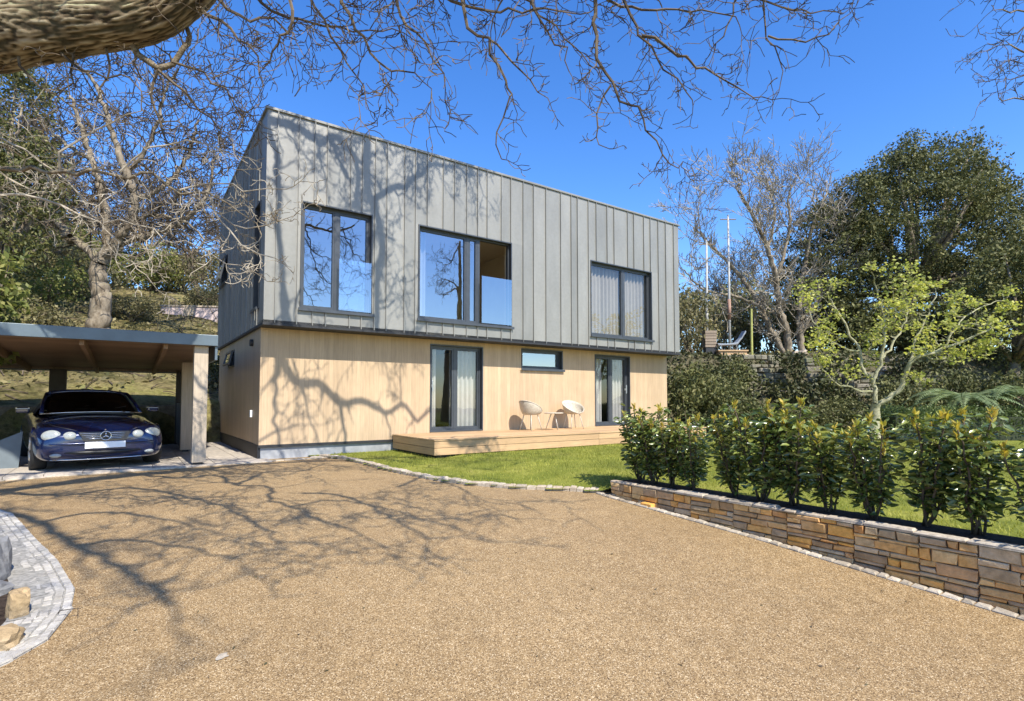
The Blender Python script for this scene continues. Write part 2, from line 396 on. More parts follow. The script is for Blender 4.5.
def traced(T, pts, r0, r1, side_lev=1, side_len=.5, step=.28, g=.4, sides=7, twist=.02, up=0, rnd=rng, kids=(2, 4), minr=.0015, ang=(35, 80), sr=.45):
    # smooth a polyline, tube it and let side twigs grow from it
    P_ = [Vector(p) for p in pts]; sm = []
    for i in range(len(P_) - 1):
        a0 = P_[max(0, i - 1)]; a1 = P_[i]; a2 = P_[i + 1]; a3 = P_[min(len(P_) - 1, i + 2)]
        n = max(2, int((a2 - a1).length / .12)); n = min(n, 14)
        for j in range(n):
            t = j / n; sm.append(.5 * ((2 * a1) + (a2 - a0) * t + (2 * a0 - 5 * a1 + 4 * a2 - a3) * t * t + (3 * a1 - a0 - 3 * a2 + a3) * t ** 3))
    sm.append(P_[-1]); N = len(sm)
    sm = [p + Vector((rnd.gauss(0, twist), rnd.gauss(0, twist), rnd.gauss(0, twist))) * (0 if i == 0 else 1) for i, p in enumerate(sm)]
    rad = [r0 + (r1 - r0) * i / (N - 1) for i in range(N)]
    (T[0] if r0 > .03 else T[-1]).tube(sm, rad, sides if r0 > .03 else 5, cap=False)
    acc = 0
    for i in range(1, N):
        acc += (sm[i] - sm[i - 1]).length
        if acc > step * rnd.uniform(.6, 1.4) or i == N - 1:
            acc = 0; t = (sm[i] - sm[i - 1]).normalized(); a = R(rnd.uniform(*ang)) if i < N - 1 else .2
            ax = t.orthogonal().normalized(); ax.rotate(Matrix.Rotation(rnd.uniform(0, 6.283), 3, t))
            grow(T, sm[i], t * math.cos(a) + ax * math.sin(a), side_len * rnd.uniform(.5, 1.3), max(minr * 1.5, min(rad[i] * sr, .03)), side_lev, g, up, None, 4, kids, .6, (30, 70), None, minr, rnd)
    return sm

# ------------------------------------------------------------------ ground
WALL_A = Vector((1.23, 6.82, 0)); WD = -V      # wall runs towards the camera along -v
def wall_side(x, y): return (Vector((x, y, 0)) - WALL_A).dot(U)   # >0: lawn side
def sstep(t): t = min(1, max(0, t)); return t * t * (3 - 2 * t)
def lawn_z(x, y):
    k = sstep((wall_side(x, y) + .1) / .5) if y < 8 else 1 - sstep((y - 8) / 1) * 1
    base = b(y) + .03
    if wall_side(x, y) > .1: return max(base, .0) if y < 9 else base
    return base
def hill(x, y):
    s, v = sv(x, y)
    z = b(y) - .035
    zl = 0
    if v > 5.55: zl = .86 + .33 * (min(v, 24) - 5.55) + .16 * max(0, min(v, 60) - 24)
    zr = 3.0 * sstep((y - 19.5) / 3.2) + .07 * max(0, y - 23)
    if x > 14: zr += .0
    w = sstep((s - 3) / 5)
    zz = zl * (1 - w) + zr * w
    if zz > .01:
        zz += (noise.noise(Vector((x * .25, y * .25, 3))) * .5 + noise.noise(Vector((x * .9, y * .9, 7))) * .18) * min(1, zz / 1.5)
    # left bank beside the drive
    if s < -7.2 and v < 6: zz = max(zz, sstep((-7.2 - s) / 3) * 1.2)
    return z + max(0, zz)
def grid(name, mat, xs, ys, fz, keep=None, kind='structure'):
    v = [(x, y, fz(x, y)) for y in ys for x in xs]; nx = len(xs); f = []
    for j in range(len(ys) - 1):
        for i in range(nx - 1):
            if keep and not keep(.5 * (xs[i] + xs[i + 1]), .5 * (ys[j] + ys[j + 1])): continue
            k = j * nx + i; f.append((k, k + 1, k + nx + 1, k + nx))
    me = bpy.data.meshes.new(name); me.from_pydata(v, [], f); me.update(); me.polygons.foreach_set('use_smooth', [True] * len(f))
    me.materials.append(mat); o = bpy.data.objects.new(name, me); COL.objects.link(o); o['kind'] = kind; return o
def frange(a, b_, st): return list(np.arange(a, b_ + 1e-6, st))
xs = frange(-160, -40, 10) + frange(-38, 40, .55) + frange(45, 200, 10)
ys = frange(-60, -8, 6) + frange(-6, 5, 1.0) + frange(6, 45, .55) + frange(48, 300, 9)
# keep the rough ground out of the drive and lawn area, where the drive and lawn sheets are the ground
hillo = grid('hillside', M['hill'], xs, ys, hill)
grid('driveway', M['gravel'], frange(-12, 5.2, .2), frange(-8, 12.2, .2), lambda x, y: b(y))
def inside(poly, x, y):
    c = False; n = len(poly)
    for i in range(n):
        x1, y1 = poly[i][0], poly[i][1]; x2, y2 = poly[i - 1][0], poly[i - 1][1]
        if (y1 > y) != (y2 > y) and x < (x2 - x1) * (y - y1) / (y2 - y1) + x1: c = not c
    return c
kerb_px = [(318, 457), (345, 460), (372, 467), (400, 474), (430, 480), (465, 485), (510, 489), (560, 491), (598, 493)]
kerb_pts = [onground(*p) for p in kerb_px]
front_poly = [(p.x, p.y) for p in kerb_pts] + [(1.25, 6.9), (1.6, 7.3), (8, 14), hw(11.9, -.2)[:2], hw(11.9, .6)[:2], hw(2, .55)[:2], hw(.9, .5)[:2]]
wA = WALL_A + U * .38
right_poly = [(wA.x, wA.y), tuple((wA + WD * 7)[:2]), (14, -3), (26, -3), (30, 19.8), (10, 20.6), tuple(hw(12.5, 4)[:2]), tuple(hw(11.7, -.3)[:2]), (1.25, 6.9)]
def in_lawn(x, y): return inside(front_poly, x, y) or inside(right_poly, x, y)
def lz(x, y):
    z0 = b(y) + .03; z1 = .015
    k = sstep((wall_side(x, y) + .05) / .4)
    return z0 * (1 - k) + max(z0, z1) * k
grid('lawn', M['lawn'], frange(-4, 30, .12), frange(-3, 21, .12), lz, in_lawn)
# soil strip under the hedge
sb = MB(); n = 40
for i in range(n):
    p0 = WALL_A + WD * (6.6 * i / n) + U * .09; p1 = WALL_A + WD * (6.6 * (i + 1) / n) + U * .09
    sb.quad((p0.x, p0.y, .046), (p1.x, p1.y, .046), (*(p1 + U * .43)[:2], .036), (*(p0 + U * .43)[:2], .036))
tag(sb.build('soil_bed', M['soil']), kind='structure')
# grass blades
N = 150000
gx = np.concatenate([nr.uniform(-3.6, 8, N // 3), nr.uniform(1.2, 12, 2 * N // 3)]); gy = np.concatenate([nr.uniform(6.6, 13, N // 3), nr.uniform(1, 15, 2 * N // 3)])
kp = [i for i in range(N) if in_lawn(gx[i], gy[i]) and not (0 < wall_side(gx[i], gy[i]) < .5 and gy[i] < 6.9)]
gx = gx[kp]; gy = gy[kp]; gz = np.array([lz(a_, b_) for a_, b_ in zip(gx, gy)]); n = len(gx)
hgt = nr.uniform(.02, .05, n); aa = nr.uniform(0, 6.28, n); w = .0035
ln = nr.normal(0, .018, (n, 2))
v = np.stack([np.stack([gx - w * np.cos(aa), gy - w * np.sin(aa), gz], 1), np.stack([gx + w * np.cos(aa), gy + w * np.sin(aa), gz], 1), np.stack([gx + ln[:, 0], gy + ln[:, 1], gz + hgt], 1)], 1).reshape(-1, 3)
o = np_mesh('grass', v, np.arange(3 * n).reshape(-1, 3), M['blade'])
tag(o, 'short green blades of grass covering the lawn', 'grass', kind='stuff')

# setts: rows of small stones along a polyline
def setts(name, pts, width, rows, L=.11, h=.03, mat='granite', seed=1, side=1, z0=0, chamf=.012):
    r_ = random.Random(seed); mb = MB()
    seg = [Vector(p) for p in pts]; d = [0]
    for i in range(1, len(seg)): d.append(d[-1] + (seg[i] - seg[i - 1]).length)
    def pos(t):
        for i in range(1, len(seg)):
            if t <= d[i] or i == len(seg) - 1:
                k = (t - d[i - 1]) / (d[i] - d[i - 1]); return seg[i - 1].lerp(seg[i], k), (seg[i] - seg[i - 1]).normalized()
    for r in range(rows):
        t = r_.uniform(0, L)
        while t < d[-1] - .02:
            l = L * r_.uniform(.7, 1.4); p, t_ = pos(t + l / 2); nrm = Vector((-t_.y, t_.x, 0)) * side
            c = p + nrm * (width / rows * (r + .5)); hh = h * r_.uniform(.8, 1.25); hl = l / 2 - .004; hwid = width / rows / 2 - .003
            yaw = r_.uniform(-.06, .06)
            def Tf(q, c=c, t_=t_, nrm=nrm, yaw=yaw):
                x = q.x * math.cos(yaw) - q.y * math.sin(yaw); y = q.x * math.sin(yaw) + q.y * math.cos(yaw)
                pp = c + t_ * x + nrm * y; return Vector((pp.x, pp.y, b(pp.y) + z0 + q.z))
            k = len(mb.v); e = chamf
            pr = [(-hl, -hwid), (hl, -hwid), (hl, hwid), (-hl, hwid)]
            for x, y in pr: mb.v.append(tuple(Tf(Vector((x * r_.uniform(.95, 1.03), y, -.03)))))
            for x, y in pr: mb.v.append(tuple(Tf(Vector((x, y, hh - .01)))))
            for x, y in pr: mb.v.append(tuple(Tf(Vector((x - math.copysign(e, x), y - math.copysign(e, y), hh + r_.uniform(-.004, .004))))))
            for a_ in (0, 4):
                for j in range(4): mb.f.append((k + a_ + j, k + a_ + (j + 1) % 4, k + a_ + 4 + (j + 1) % 4, k + a_ + 4 + j))
            mb.f.append((k + 8, k + 9, k + 10, k + 11)); t += l
    return tag(mb.build(name, M[mat]), kind='structure')
setts('kerb', kerb_pts + [onground(606, 491)], .12, 1, .11, .04, 'coping', seed=3, z0=.012)
wk = [WALL_A - U * .02 + WD * t for t in (-.35, 0, .8, 1.6, 2.4, 3.2, 4.0, 4.8, 6.2)]
wk = [onground(598, 492)] + wk[1:]
setts('kerb', [p - U * .085 for p in wk], .08, 1, .10, .018, 'pale_kerb', seed=5)
# granite edging round the planting at the left
ed_px = [(-60, 500), (-15, 505), (14, 516), (34, 538), (58, 562), (75, 590), (71, 612), (48, 641), (8, 664), (-50, 690)]
ed = [onground(*p) for p in ed_px]
setts('kerb', ed, .34, 6, .085, .022, seed=8, side=-1, chamf=.004)
ub = MB()
for i in range(len(ed) - 1):
    t_ = (ed[i + 1] - ed[i]).normalized(); n_ = Vector((t_.y, -t_.x, 0)) * .33; ub.quad(ed[i] + Vector((0, 0, .012)), ed[i + 1] + Vector((0, 0, .012)), ed[i + 1] + n_ + Vector((0, 0, .012)), ed[i] + n_ + Vector((0, 0, .012)))
tag(ub.build('kerb_bedding', M['bedding']), kind='structure')
ib = MB(); cpt = onground(-120, 600)
inner = [p for p in ed]
k = len(ib.v); ib.v.append((cpt.x, cpt.y, cpt.z + .08))
for p in inner: ib.v.append((p.x - .2, p.y, p.z + .012))
for i in range(len(inner) - 1): ib.f.append((0, i + 2, i + 1))
tag(ib.build('soil_bed', M['soil']), kind='structure')
# carport floor paving
pv = MB(); r_ = random.Random(4)
x = -7.0
while x < .0:
    y = .1 if x < -.0 else .5
    w_ = .45
    y = .0
    while y < 5.4:
        pv.box(x + .004, x + w_ - .004, y + .004, y + .6 - .004, -.03, .012 + r_.uniform(0, .004)); y += .6
    x += w_
po = pv.build('paving', M['paver']); po.location = hw(0, 0, -.052); po.rotation_euler = (0, 0, ANG); po['kind'] = 'structure'
th = [hw(s, -.02) for s in (-6.9, -5, -3, -1, 0.0)]
setts('kerb', th, .14, 1, .2, .018, 'coping', seed=12)
th = [hw(s, .1) for s in (0.02, 1.2)]
setts('kerb', [hw(.0, .02), hw(1.6, .12), kerb_pts[0]], .12, 1, .18, .018, 'coping', seed=13)

exec_parts = []
# ------------------------------------------------------------------ house
HL, HD = 11.78, 6.3
ZB, ZT = 2.47, 6.42
house = empty('modern_house', C0, ANG)
tag(house, 'two storey house with grey zinc upper floor over timber lower floor', 'house')
def wall_faces(mb, T, a_edges, z_edges, holes, thick, depth0=0):
    # T(a, depth, z) -> local point; front, back and reveals, cut by holes (a0,a1,z0,z1)
    A = sorted(set(a_edges + [h for q_ in holes for h in q_[:2]])); Z = sorted(set(z_edges + [h for q_ in holes for h in q_[2:]]))
    def hole(a, z): return any(h[0] < a < h[1] and h[2] < z < h[3] for h in holes)
    for i in range(len(A) - 1):
        for j in range(len(Z) - 1):
            if hole((A[i] + A[i + 1]) / 2, (Z[j] + Z[j + 1]) / 2): continue
            mb.quad(T(A[i], depth0, Z[j]), T(A[i + 1], depth0, Z[j]), T(A[i + 1], depth0, Z[j + 1]), T(A[i], depth0, Z[j + 1]))
            mb.quad(T(A[i + 1], thick, Z[j]), T(A[i], thick, Z[j]), T(A[i], thick, Z[j + 1]), T(A[i + 1], thick, Z[j + 1]))
    for h in holes:
        a0, a1, z0, z1 = h
        mb.quad(T(a0, depth0, z0), T(a0, thick, z0), T(a1, thick, z0), T(a1, depth0, z0))
        mb.quad(T(a0, depth0, z1), T(a1, depth0, z1), T(a1, thick, z1), T(a0, thick, z1))
        mb.quad(T(a0, depth0, z0), T(a0, depth0, z1), T(a0, thick, z1), T(a0, thick, z0))
        mb.quad(T(a1, depth0, z0), T(a1, thick, z0), T(a1, thick, z1), T(a1, depth0, z1))
TF = lambda a, d, z: (a, d, z)                       # front
TL = lambda a, d, z: (d, a, z)                       # left end
TR = lambda a, d, z: (HL - d, a, z)
TB = lambda a, d, z: (a, HD - d, z)
W1 = (.62, 2.03, 2.77, 4.84); W2 = (3.04, 5.50, 2.78, 4.84); W3 = (8.07, 10.53, 2.78, 4.82)
seam_px = [273, 295, 311, 324, 348, 360, 373, 385, 403, 414, 426, 442, 453.5, 466, 477, 486.6, 501, 510.6, 523, 533.5, 546, 561, 571.6, 578, 589, 597, 608, 615, 628.7, 635, 645, 651.6, 659.5, 667, 675]
seams = [round((9.77 * ((p - 512) / 543) + 4.5) / (.8176 - .5758 * ((p - 512) / 543)), 3) for p in seam_px]
def cladding(T, a0, a1, seams, z0, z1, holes, thick=.3):
    mb = MB(); E = [a0] + [s_ for s_ in seams if a0 < s_ < a1] + [a1]
    # each tray is its own sheet
    for i in range(len(E) - 1):
        A, B = E[i], E[i + 1]
        cuts = [h for h in holes if h[0] < B and h[1] > A]
        if not cuts: mb.quad(T(A, 0, z0), T(B, 0, z0), T(B, 0, z1), T(A, 0, z1)); continue
        xs_ = sorted(set([A, B] + [min(B, max(A, h[0])) for h in cuts] + [min(B, max(A, h[1])) for h in cuts]))
        h = cuts[0]
        mb.quad(T(A, 0, z0), T(B, 0, z0), T(B, 0, h[2]), T(A, 0, h[2])); mb.quad(T(A, 0, h[3]), T(B, 0, h[3]), T(B, 0, z1), T(A, 0, z1))
        for k in range(len(xs_) - 1):
            mid = (xs_[k] + xs_[k + 1]) / 2
            if not (h[0] < mid < h[1]): mb.quad(T(xs_[k], 0, h[2]), T(xs_[k + 1], 0, h[2]), T(xs_[k + 1], 0, h[3]), T(xs_[k], 0, h[3]))
    # reveals and the back
    m2 = MB(); wall_faces(m2, T, [a0, a1], [z0, z1], holes, thick, .006)
    # seams
    for s_ in seams:
        if not a0 < s_ < a1: continue
        ivs = [(z0, z1)]
        for h in holes:
            if h[0] - .02 < s_ < h[1] + .02: ivs = [(z0, h[2]), (h[3], z1)]
        for (za, zb) in ivs:
            p = [T(s_ - .007, -.03, za), T(s_ + .007, -.03, za), T(s_ + .007, .002, za), T(s_ - .007, .002, za), T(s_ - .007, -.03, zb), T(s_ + .007, -.03, zb), T(s_ + .007, .002, zb), T(s_ - .007, .002, zb)]
            k = len(mb.v); mb.v += p
            mb.f += [(k, k + 1, k + 5, k + 4), (k + 1, k + 2, k + 6, k + 5), (k + 3, k, k + 4, k + 7), (k, k + 3, k + 2, k + 1), (k + 4, k + 5, k + 6, k + 7)]
    return mb, m2
side_holes = [(.42, .98, 2.78, 4.85), (4.6, 5.7, 4.05, 4.75)]
cf, ci = cladding(TF, 0, HL, seams, ZB, ZT, [W1, W2, W3])
cl, ci2 = cladding(TL, 0, HD, [.2 + .28 * i + .05 * math.sin(i * 2.3) for i in range(1, 22)], ZB, ZT, side_holes)
cr, ci3 = cladding(TR, 0, HD, [.35 * i for i in range(1, 18)], ZB, ZT, [])
cb, ci4 = cladding(TB, 0, HL, [.4 * i for i in range(1, 29)], ZB, ZT, [])
for n_, mb in (('zinc_cladding', cf), ('zinc_cladding', cl), ('zinc_cladding', cr), ('zinc_cladding', cb)): mb.build(n_, M['zinc'], house)
wi = MB()
for m_ in (ci, ci2, ci3, ci4):
    k = len(wi.v); wi.v += m_.v; wi.f += [tuple(i + k for i in f) for f in m_.f]
wi.build('inner_wall', M['room'], house)
# parapet capping and roof
pc = MB(); T_ = .34
pc.box(-.035, HL + .035, -.035, T_, ZT, ZT + .05); pc.box(-.035, HL + .035, HD - T_, HD + .035, ZT, ZT + .05)
pc.box(-.035, T_, T_ + .002, HD - T_ - .002, ZT, ZT + .05); pc.box(HL - T_, HL + .035, T_ + .002, HD - T_ - .002, ZT, ZT + .05)
pc.build('parapet_cap', M['zinc'], house, bevel=.006)
MB().box(.31, HL - .31, .31, HD - .31, 5.75, 5.9).build('roof', M['room'], house)
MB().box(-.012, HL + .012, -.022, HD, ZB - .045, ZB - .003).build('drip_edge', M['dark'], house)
MB().box(.31, HL - .31, .31, HD - .31, ZB, 2.72).build('floor', M['room_floor'], house)
MB().box(.31, HL - .31, .46, HD - .31, 5.25, 5.35).build('ceiling', M['room'], house)
mp = MB(); mp.box(.32, HL - .32, 4.0, 4.1, 2.73, 5.24)
for s_ in (2.6, 6.8): mp.box(s_, s_ + .1, .32, 3.99, 2.73, 5.24)
mp.box(.32, HL - .32, 4.2, 4.3, .34, 2.42)
for s_ in (2.8, 5.6, 7.9): mp.box(s_, s_ + .1, .86, 4.19, .34, 2.42)
mp.build('partition_wall', M['room'], house)
# lower walls
V0 = .48; LO = .05
TF2 = lambda a, d, z: (a, V0 + d, z); TL2 = lambda a, d, z: (LO + d, a, z)
D1 = (3.58, 4.99, .335, 2.33); SW = (6.13, 7.5, 1.84, 2.37); D2 = (8.67, 10.09, .335, 2.34)
lw = MB(); wall_faces(lw, TF2, [LO, HL - .03], [.2, ZB - .045], [D1, SW, D2], .3)
lsw = (3.55, 4.55, 1.85, 2.25)
wall_faces(lw, TL2, [V0, HD - .1], [.2, ZB - .045], [lsw], .3)
wall_faces(lw, lambda a, d, z: (HL - .03 - d, a, z), [V0, HD - .1], [.2, ZB - .045], [], .3)
wall_faces(lw, lambda a, d, z: (a, HD - .1 - d, z), [LO, HL - .03], [.2, ZB - .045], [], .3)
lw.build('timber_wall', M['larch'], house)
MB().box(LO + .31, HL - .35, V0 + .31, HD - .4, .24, .33).build('floor', M['room_floor'], house)
MB().box(LO + .04, HL - .08, V0 + .04, HD - .15, -.15, .199).build('plinth', M['plinth'], house)
MB().box(LO - .004, HL - .02, V0 - .012, V0 + .03, .165, .215).build('flashing', M['dark'], house)
MB().box(LO - .012, LO + .03, V0 + .032, HD - .1, -.05, .215).build('flashing', M['dark'], house)
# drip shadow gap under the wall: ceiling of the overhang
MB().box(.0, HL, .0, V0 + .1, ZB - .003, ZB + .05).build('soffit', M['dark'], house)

def window(T, h, splits, name='window', setback=.09, fw=.055, panes=None, handle=None, label=None, glass='glass', open_i=None, sill=True):
    a0, a1, z0, z1 = h
    A0, A1, Z0, Z1 = a0 + .003, a1 - .003, z0 + .003, z1 - .003
    mb = MB()
    def bx(mb, x0, x1, y0, y1, q0, q1):
        k = len(mb.v); c = [(x0, y0, q0), (x1, y0, q0), (x1, y1, q0), (x0, y1, q0), (x0, y0, q1), (x1, y0, q1), (x1, y1, q1), (x0, y1, q1)]
        mb.v += [T(*q_) for q_ in c]
        mb.f += [(k, k + 3, k + 2, k + 1), (k + 4, k + 5, k + 6, k + 7), (k, k + 1, k + 5, k + 4), (k + 1, k + 2, k + 6, k + 5), (k + 2, k + 3, k + 7, k + 6), (k + 3, k, k + 4, k + 7)]
    s0, s1 = setback, setback + .09
    # lining that stands a little proud of the cladding
    for (x0, x1, q0, q1) in ((A0, A0 + .025, Z0, Z1), (A1 - .025, A1, Z0, Z1), (A0 + .025, A1 - .025, Z1 - .025, Z1), (A0 + .025, A1 - .025, Z0, Z0 + .025)):
        bx(mb, x0, x1, -.014, s0 - .002, q0, q1)
    for (x0, x1, q0, q1) in ((A0, A0 + fw, Z0, Z1), (A1 - fw, A1, Z0, Z1), (A0 + fw, A1 - fw, Z1 - fw, Z1), (A0 + fw, A1 - fw, Z0, Z0 + fw)):
        bx(mb, x0, x1, s0, s1, q0, q1)
    E = [A0 + fw] + [a0 + (a1 - a0) * s_ for s_ in splits] + [A1 - fw]
    for e in E[1:-1]: bx(mb, e - .035, e + .035, s0 + .004, s1 - .004, Z0 + fw, Z1 - fw)
    fr = mb.build(name, M['frame'], house)
    if label: fr['label'] = label
    for i in range(len(E) - 1):
        if open_i == i: continue
        x0 = E[i] + (.035 if i else 0); x1 = E[i + 1] - (.035 if i < len(E) - 2 else 0)
        sf = MB(); g_ = .04
        for (xa, xb, q0, q1) in ((x0, x0 + g_, Z0 + fw, Z1 - fw), (x1 - g_, x1, Z0 + fw, Z1 - fw), (x0 + g_, x1 - g_, Z1 - fw - g_, Z1 - fw), (x0 + g_, x1 - g_, Z0 + fw, Z0 + fw + g_)):
            bx(sf, xa, xb, s0 + .012, s1 - .012, q0, q1)
        sf.build('sash', M['frame'], fr)
        gb = MB(); y = s0 + .045
        gb.quad(T(x0 + g_, y, Z0 + fw + g_), T(x1 - g_, y, Z0 + fw + g_), T(x1 - g_, y, Z1 - fw - g_), T(x0 + g_, y, Z1 - fw - g_))
        gb.build('pane', M[glass], fr)
    if sill:
        sb_ = MB(); bx(sb_, a0 - .03, a1 + .03, -.065, -.042, z0 - .035, z0 + .02); sb_.build('sill', M['frame'], fr)
    return fr
def curtain(parent, T, a0, a1, z0, z1, y, mat, folds=9, amp=.04, seed=0):
    mb = MB(); n = folds * 10; r_ = random.Random(seed); ph = [r_.uniform(.7, 1.3) for _ in range(folds + 1)]
    k = 0
    for i in range(n + 1):
        t = i / n; a = a0 + (a1 - a0) * t; d = y + amp * math.sin(2 * math.pi * t * folds) * ph[int(t * folds)]
        for z in (z0, (z0 + z1) / 2, z1): mb.v.append(T(a, d * 1.0, z))
    for i in range(n):
        for j in range(2): mb.f.append((i * 3 + j, i * 3 + 3 + j, i * 3 + 4 + j, i * 3 + 1 + j))
    return mb.build('curtain', M[mat], parent, smooth=True)
w1 = window(TF, W1, [.5], label='tall upper window nearest the house corner')
w2 = window(TF, W2, [.52, .64], label='wide upper window with its right side slid open', open_i=2)
w3 = window(TF, W3, [.55], label='upper window with pleated beige curtains', glass='glass_low')
def balustrade(parent, T, a0, a1, z0, z1):
    mb = MB(); mb.quad(T(a0, -.05, z0), T(a1, -.05, z0), T(a1, -.05, z1), T(a0, -.05, z1)); mb.build('glass_balustrade', M['glass'], parent)
balustrade(w1, TF, 1.34, 1.99, 2.81, 3.82); balustrade(w2, TF, 4.62, 5.46, 2.83, 3.92)
curtain(w3, TF, 8.1, 10.5, 2.76, 4.85, .25, 'curtain', 17, .035, 2)
curtain(w2, TF, 3.08, 3.4, 2.76, 4.85, .38, 'curtain_white', 3, .03, 6)
d1 = window(TF2, D1, [.49], name='sliding_door', sill=False, fw=.065, label='left glazed door onto the deck, white curtain inside', glass='glass_low')
d2 = window(TF2, D2, [.5], name='sliding_door', sill=False, fw=.065, label='right glazed door onto the deck', glass='glass_low')
sw = window(TF2, SW, [], label='small wide window of the timber floor')
curtain(d1, TF2, 4.2, 4.95, .34, 2.28, .25, 'curtain_white', 6, .035, 3); curtain(d1, TF2, 3.62, 3.85, .34, 2.28, .25, 'curtain_white', 2, .03, 4)
curtain(d2, TF2, 9.4, 10.05, .34, 2.28, .25, 'curtain_white', 5, .035, 5); curtain(d2, TF2, 8.7, 9.15, .34, 2.28, .25, 'curtain_white', 4, .035, 8)
for dr, x in ((d1, 3.67), (d2, 9.98)):
    hb = MB(); hb.box(x - .012, x + .012, V0 + .03, V0 + .05, 1.25, 1.5); hb.box(x - .02, x + .02, V0 + .05, V0 + .1, 1.34, 1.4); hb.build('handle', M['metal'], dr, bevel=.004)
wl = window(TL, side_holes[0], [], label='slit window near the front corner of the shaded end')
wl2 = window(TL, side_holes[1], [], label='high window in the shaded zinc end', open_i=0)
wl3 = window(TL2, lsw, [], label='small top hung window of the timber end, ajar', open_i=0, sill=False)
def ajar(parent, T, h, tilt):
    a0, a1, z0, z1 = h; mb = MB(); gb = MB(); L = z1 - z0 - .06
    def P3(a, t, off=0): return T(a, -.02 - math.sin(tilt) * t - off * math.cos(tilt), z1 - .03 - math.cos(tilt) * t + off * math.sin(tilt))
    def bar(x0, x1, t0, t1):
        k = len(mb.v); mb.v += [P3(x0, t0), P3(x1, t0), P3(x1, t1), P3(x0, t1), P3(x0, t0, .04), P3(x1, t0, .04), P3(x1, t1, .04), P3(x0, t1, .04)]
        mb.f += [(k, k + 1, k + 2, k + 3), (k + 4, k + 7, k + 6, k + 5), (k, k + 4, k + 5, k + 1), (k + 1, k + 5, k + 6, k + 2), (k + 2, k + 6, k + 7, k + 3), (k + 3, k + 7, k + 4, k)]
    A, B = a0 + .04, a1 - .04; g_ = .05
    bar(A, A + g_, 0, L); bar(B - g_, B, 0, L); bar(A + g_, B - g_, 0, g_); bar(A + g_, B - g_, L - g_, L)
    s_ = mb.build('sash', M['frame'], parent)
    gb.quad(P3(A + g_, g_, .02), P3(B - g_, g_, .02), P3(B - g_, L - g_, .02), P3(A + g_, L - g_, .02)); gb.build('pane', M['glass'], parent)
ajar(wl2, TL, side_holes[1], R(12)); ajar(wl3, TL2, lsw, R(13))
ve = MB(); ve.tube([(LO - .06, 1.25, 2.2), (LO - .004, 1.25, 2.2)], [.07, .07], 20); ve.build('vent', M['dark'], house)
ve = MB(); ve.box(LO - .05, LO - .003, 1.1, 1.2, .72, .86); ve.build('outside_socket', M['white'], house, bevel=.01)
ve = MB(); ve.tube([(10.3, V0 - .03, .8), (10.3, V0 - .003, .8)], [.02, .02], 8)

# ------------------------------------------------------------------ deck
deck = empty('timber_deck', hw(0, 0), ANG); tag(deck, 'raised pale timber deck along the front of the house', 'deck')
mb = MB(); y = -1.50
while y < V0 - .05:
    x = 2.69; brk = 2.7 + 4.2 * (1 if int(y * 10) % 2 else .85)
    y1 = min(y + .14, V0 - .016)
    mb.box(2.69, brk, y, y1 - .006, .295, .325); mb.box(brk + .004, 10.95, y, y1 - .006, .295, .325); y += .145
mb.build('deck_boards', M['decking'], deck, bevel=.003)
mb = MB()
for (z0, z1) in ((.165, .292), (.03, .158)):
    mb.box(2.70, 6.9, -1.485, -1.455, z0, z1); mb.box(6.905, 10.93, -1.485, -1.455, z0, z1); mb.box(10.90, 10.93, -1.452, V0 - .02, z0, z1); mb.box(2.70, 2.73, -1.452, V0 - .02, z0, z1)
mb.build('fascia_board', M['decking'], deck, bevel=.003)
mb = MB(); mb.box(2.8, 10.8, -1.38, V0 - .05, -.03, .28); mb.build('deck_frame', M['dark'], deck)

# chairs and table
def tub_chair(label):
    t = empty('garden_chair', (0, 0, 0)); tag(t, label, 'chair', 'pale chairs on the deck')
    # moulded tub shell: rises from a low front to a high back
    n = 28; rings = []
    for i in range(9):
        k = i / 8; ring = []
        for j in range(n):
            a = 2 * math.pi * j / n
            back = .5 - .5 * math.cos(a)      # a=pi is the back
            top = .44 + .36 * back ** .8; z = .42 + (top - .42) * k ** 1.4 if k > 0 else .42
            rr = .20 + .10 * math.sin(k * math.pi / 2) + .02 * back * k
            ring.append((math.cos(a) * rr * 1.0, math.sin(a) * rr, z))
        rings.append(ring)
    mb = MB(); mb.disc_loft([[(x * .02, y * .02, .415) for x, y, z in rings[0]], [(x * .6, y * .6, .412) for x, y, z in rings[0]]] + rings, n)
    s_ = mb.build('shell', M['cane'], t, smooth=True)
    md = s_.modifiers.new('sol', 'SOLIDIFY'); md.thickness = .016
    rim = rings[-1] + rings[-1][:1]; rb = MB(); rb.tube(rim, .012, 6, cap=False); rb.build('rim', M['cane'], t, smooth=True)
    for sx, sy in ((1, 1), (1, -1), (-1, 1), (-1, -1)):
        lb = MB(); lb.tube([(sx * .13, sy * .13, .415), (sx * .21, sy * .21, 0)], [.013, .010], 8); lb.build('leg', M['cane_metal'], t, smooth=True)
    return t
m, nt, p = new_mat('pale_cane'); q = NB(nt)
col = q.ramp(q.noise(30, 3, .6, q.pos()), [(.3, (.42, .37, .28)), (.7, (.60, .54, .43))]); q.l(col, p.inputs['Base Color']); p.inputs['Roughness'].default_value = .55
ck = q.n('ShaderNodeTexChecker', Scale=80.0); q.l(q.pos(), ck.inputs[0]); q.bump(ck.outputs['Fac'], .5, .004, p); M['cane'] = m
M['cane_metal'] = mat_simple('chair_leg_paint', (.5, .46, .38), .45, .1, .05, 10)
c_ = tub_chair('left pale tub chair on the deck, seen from its side')
p = hw(6.05, -.02, .326); c_.location = p; c_.rotation_euler = (0, 0, ANG + R(10)); c_.scale = (.9, .9, .9)
c2 = copy_thing(c_, hw(7.42, -.02, .326), ANG + R(262), .9, label='right pale tub chair on the deck, turned with its back to the drive')
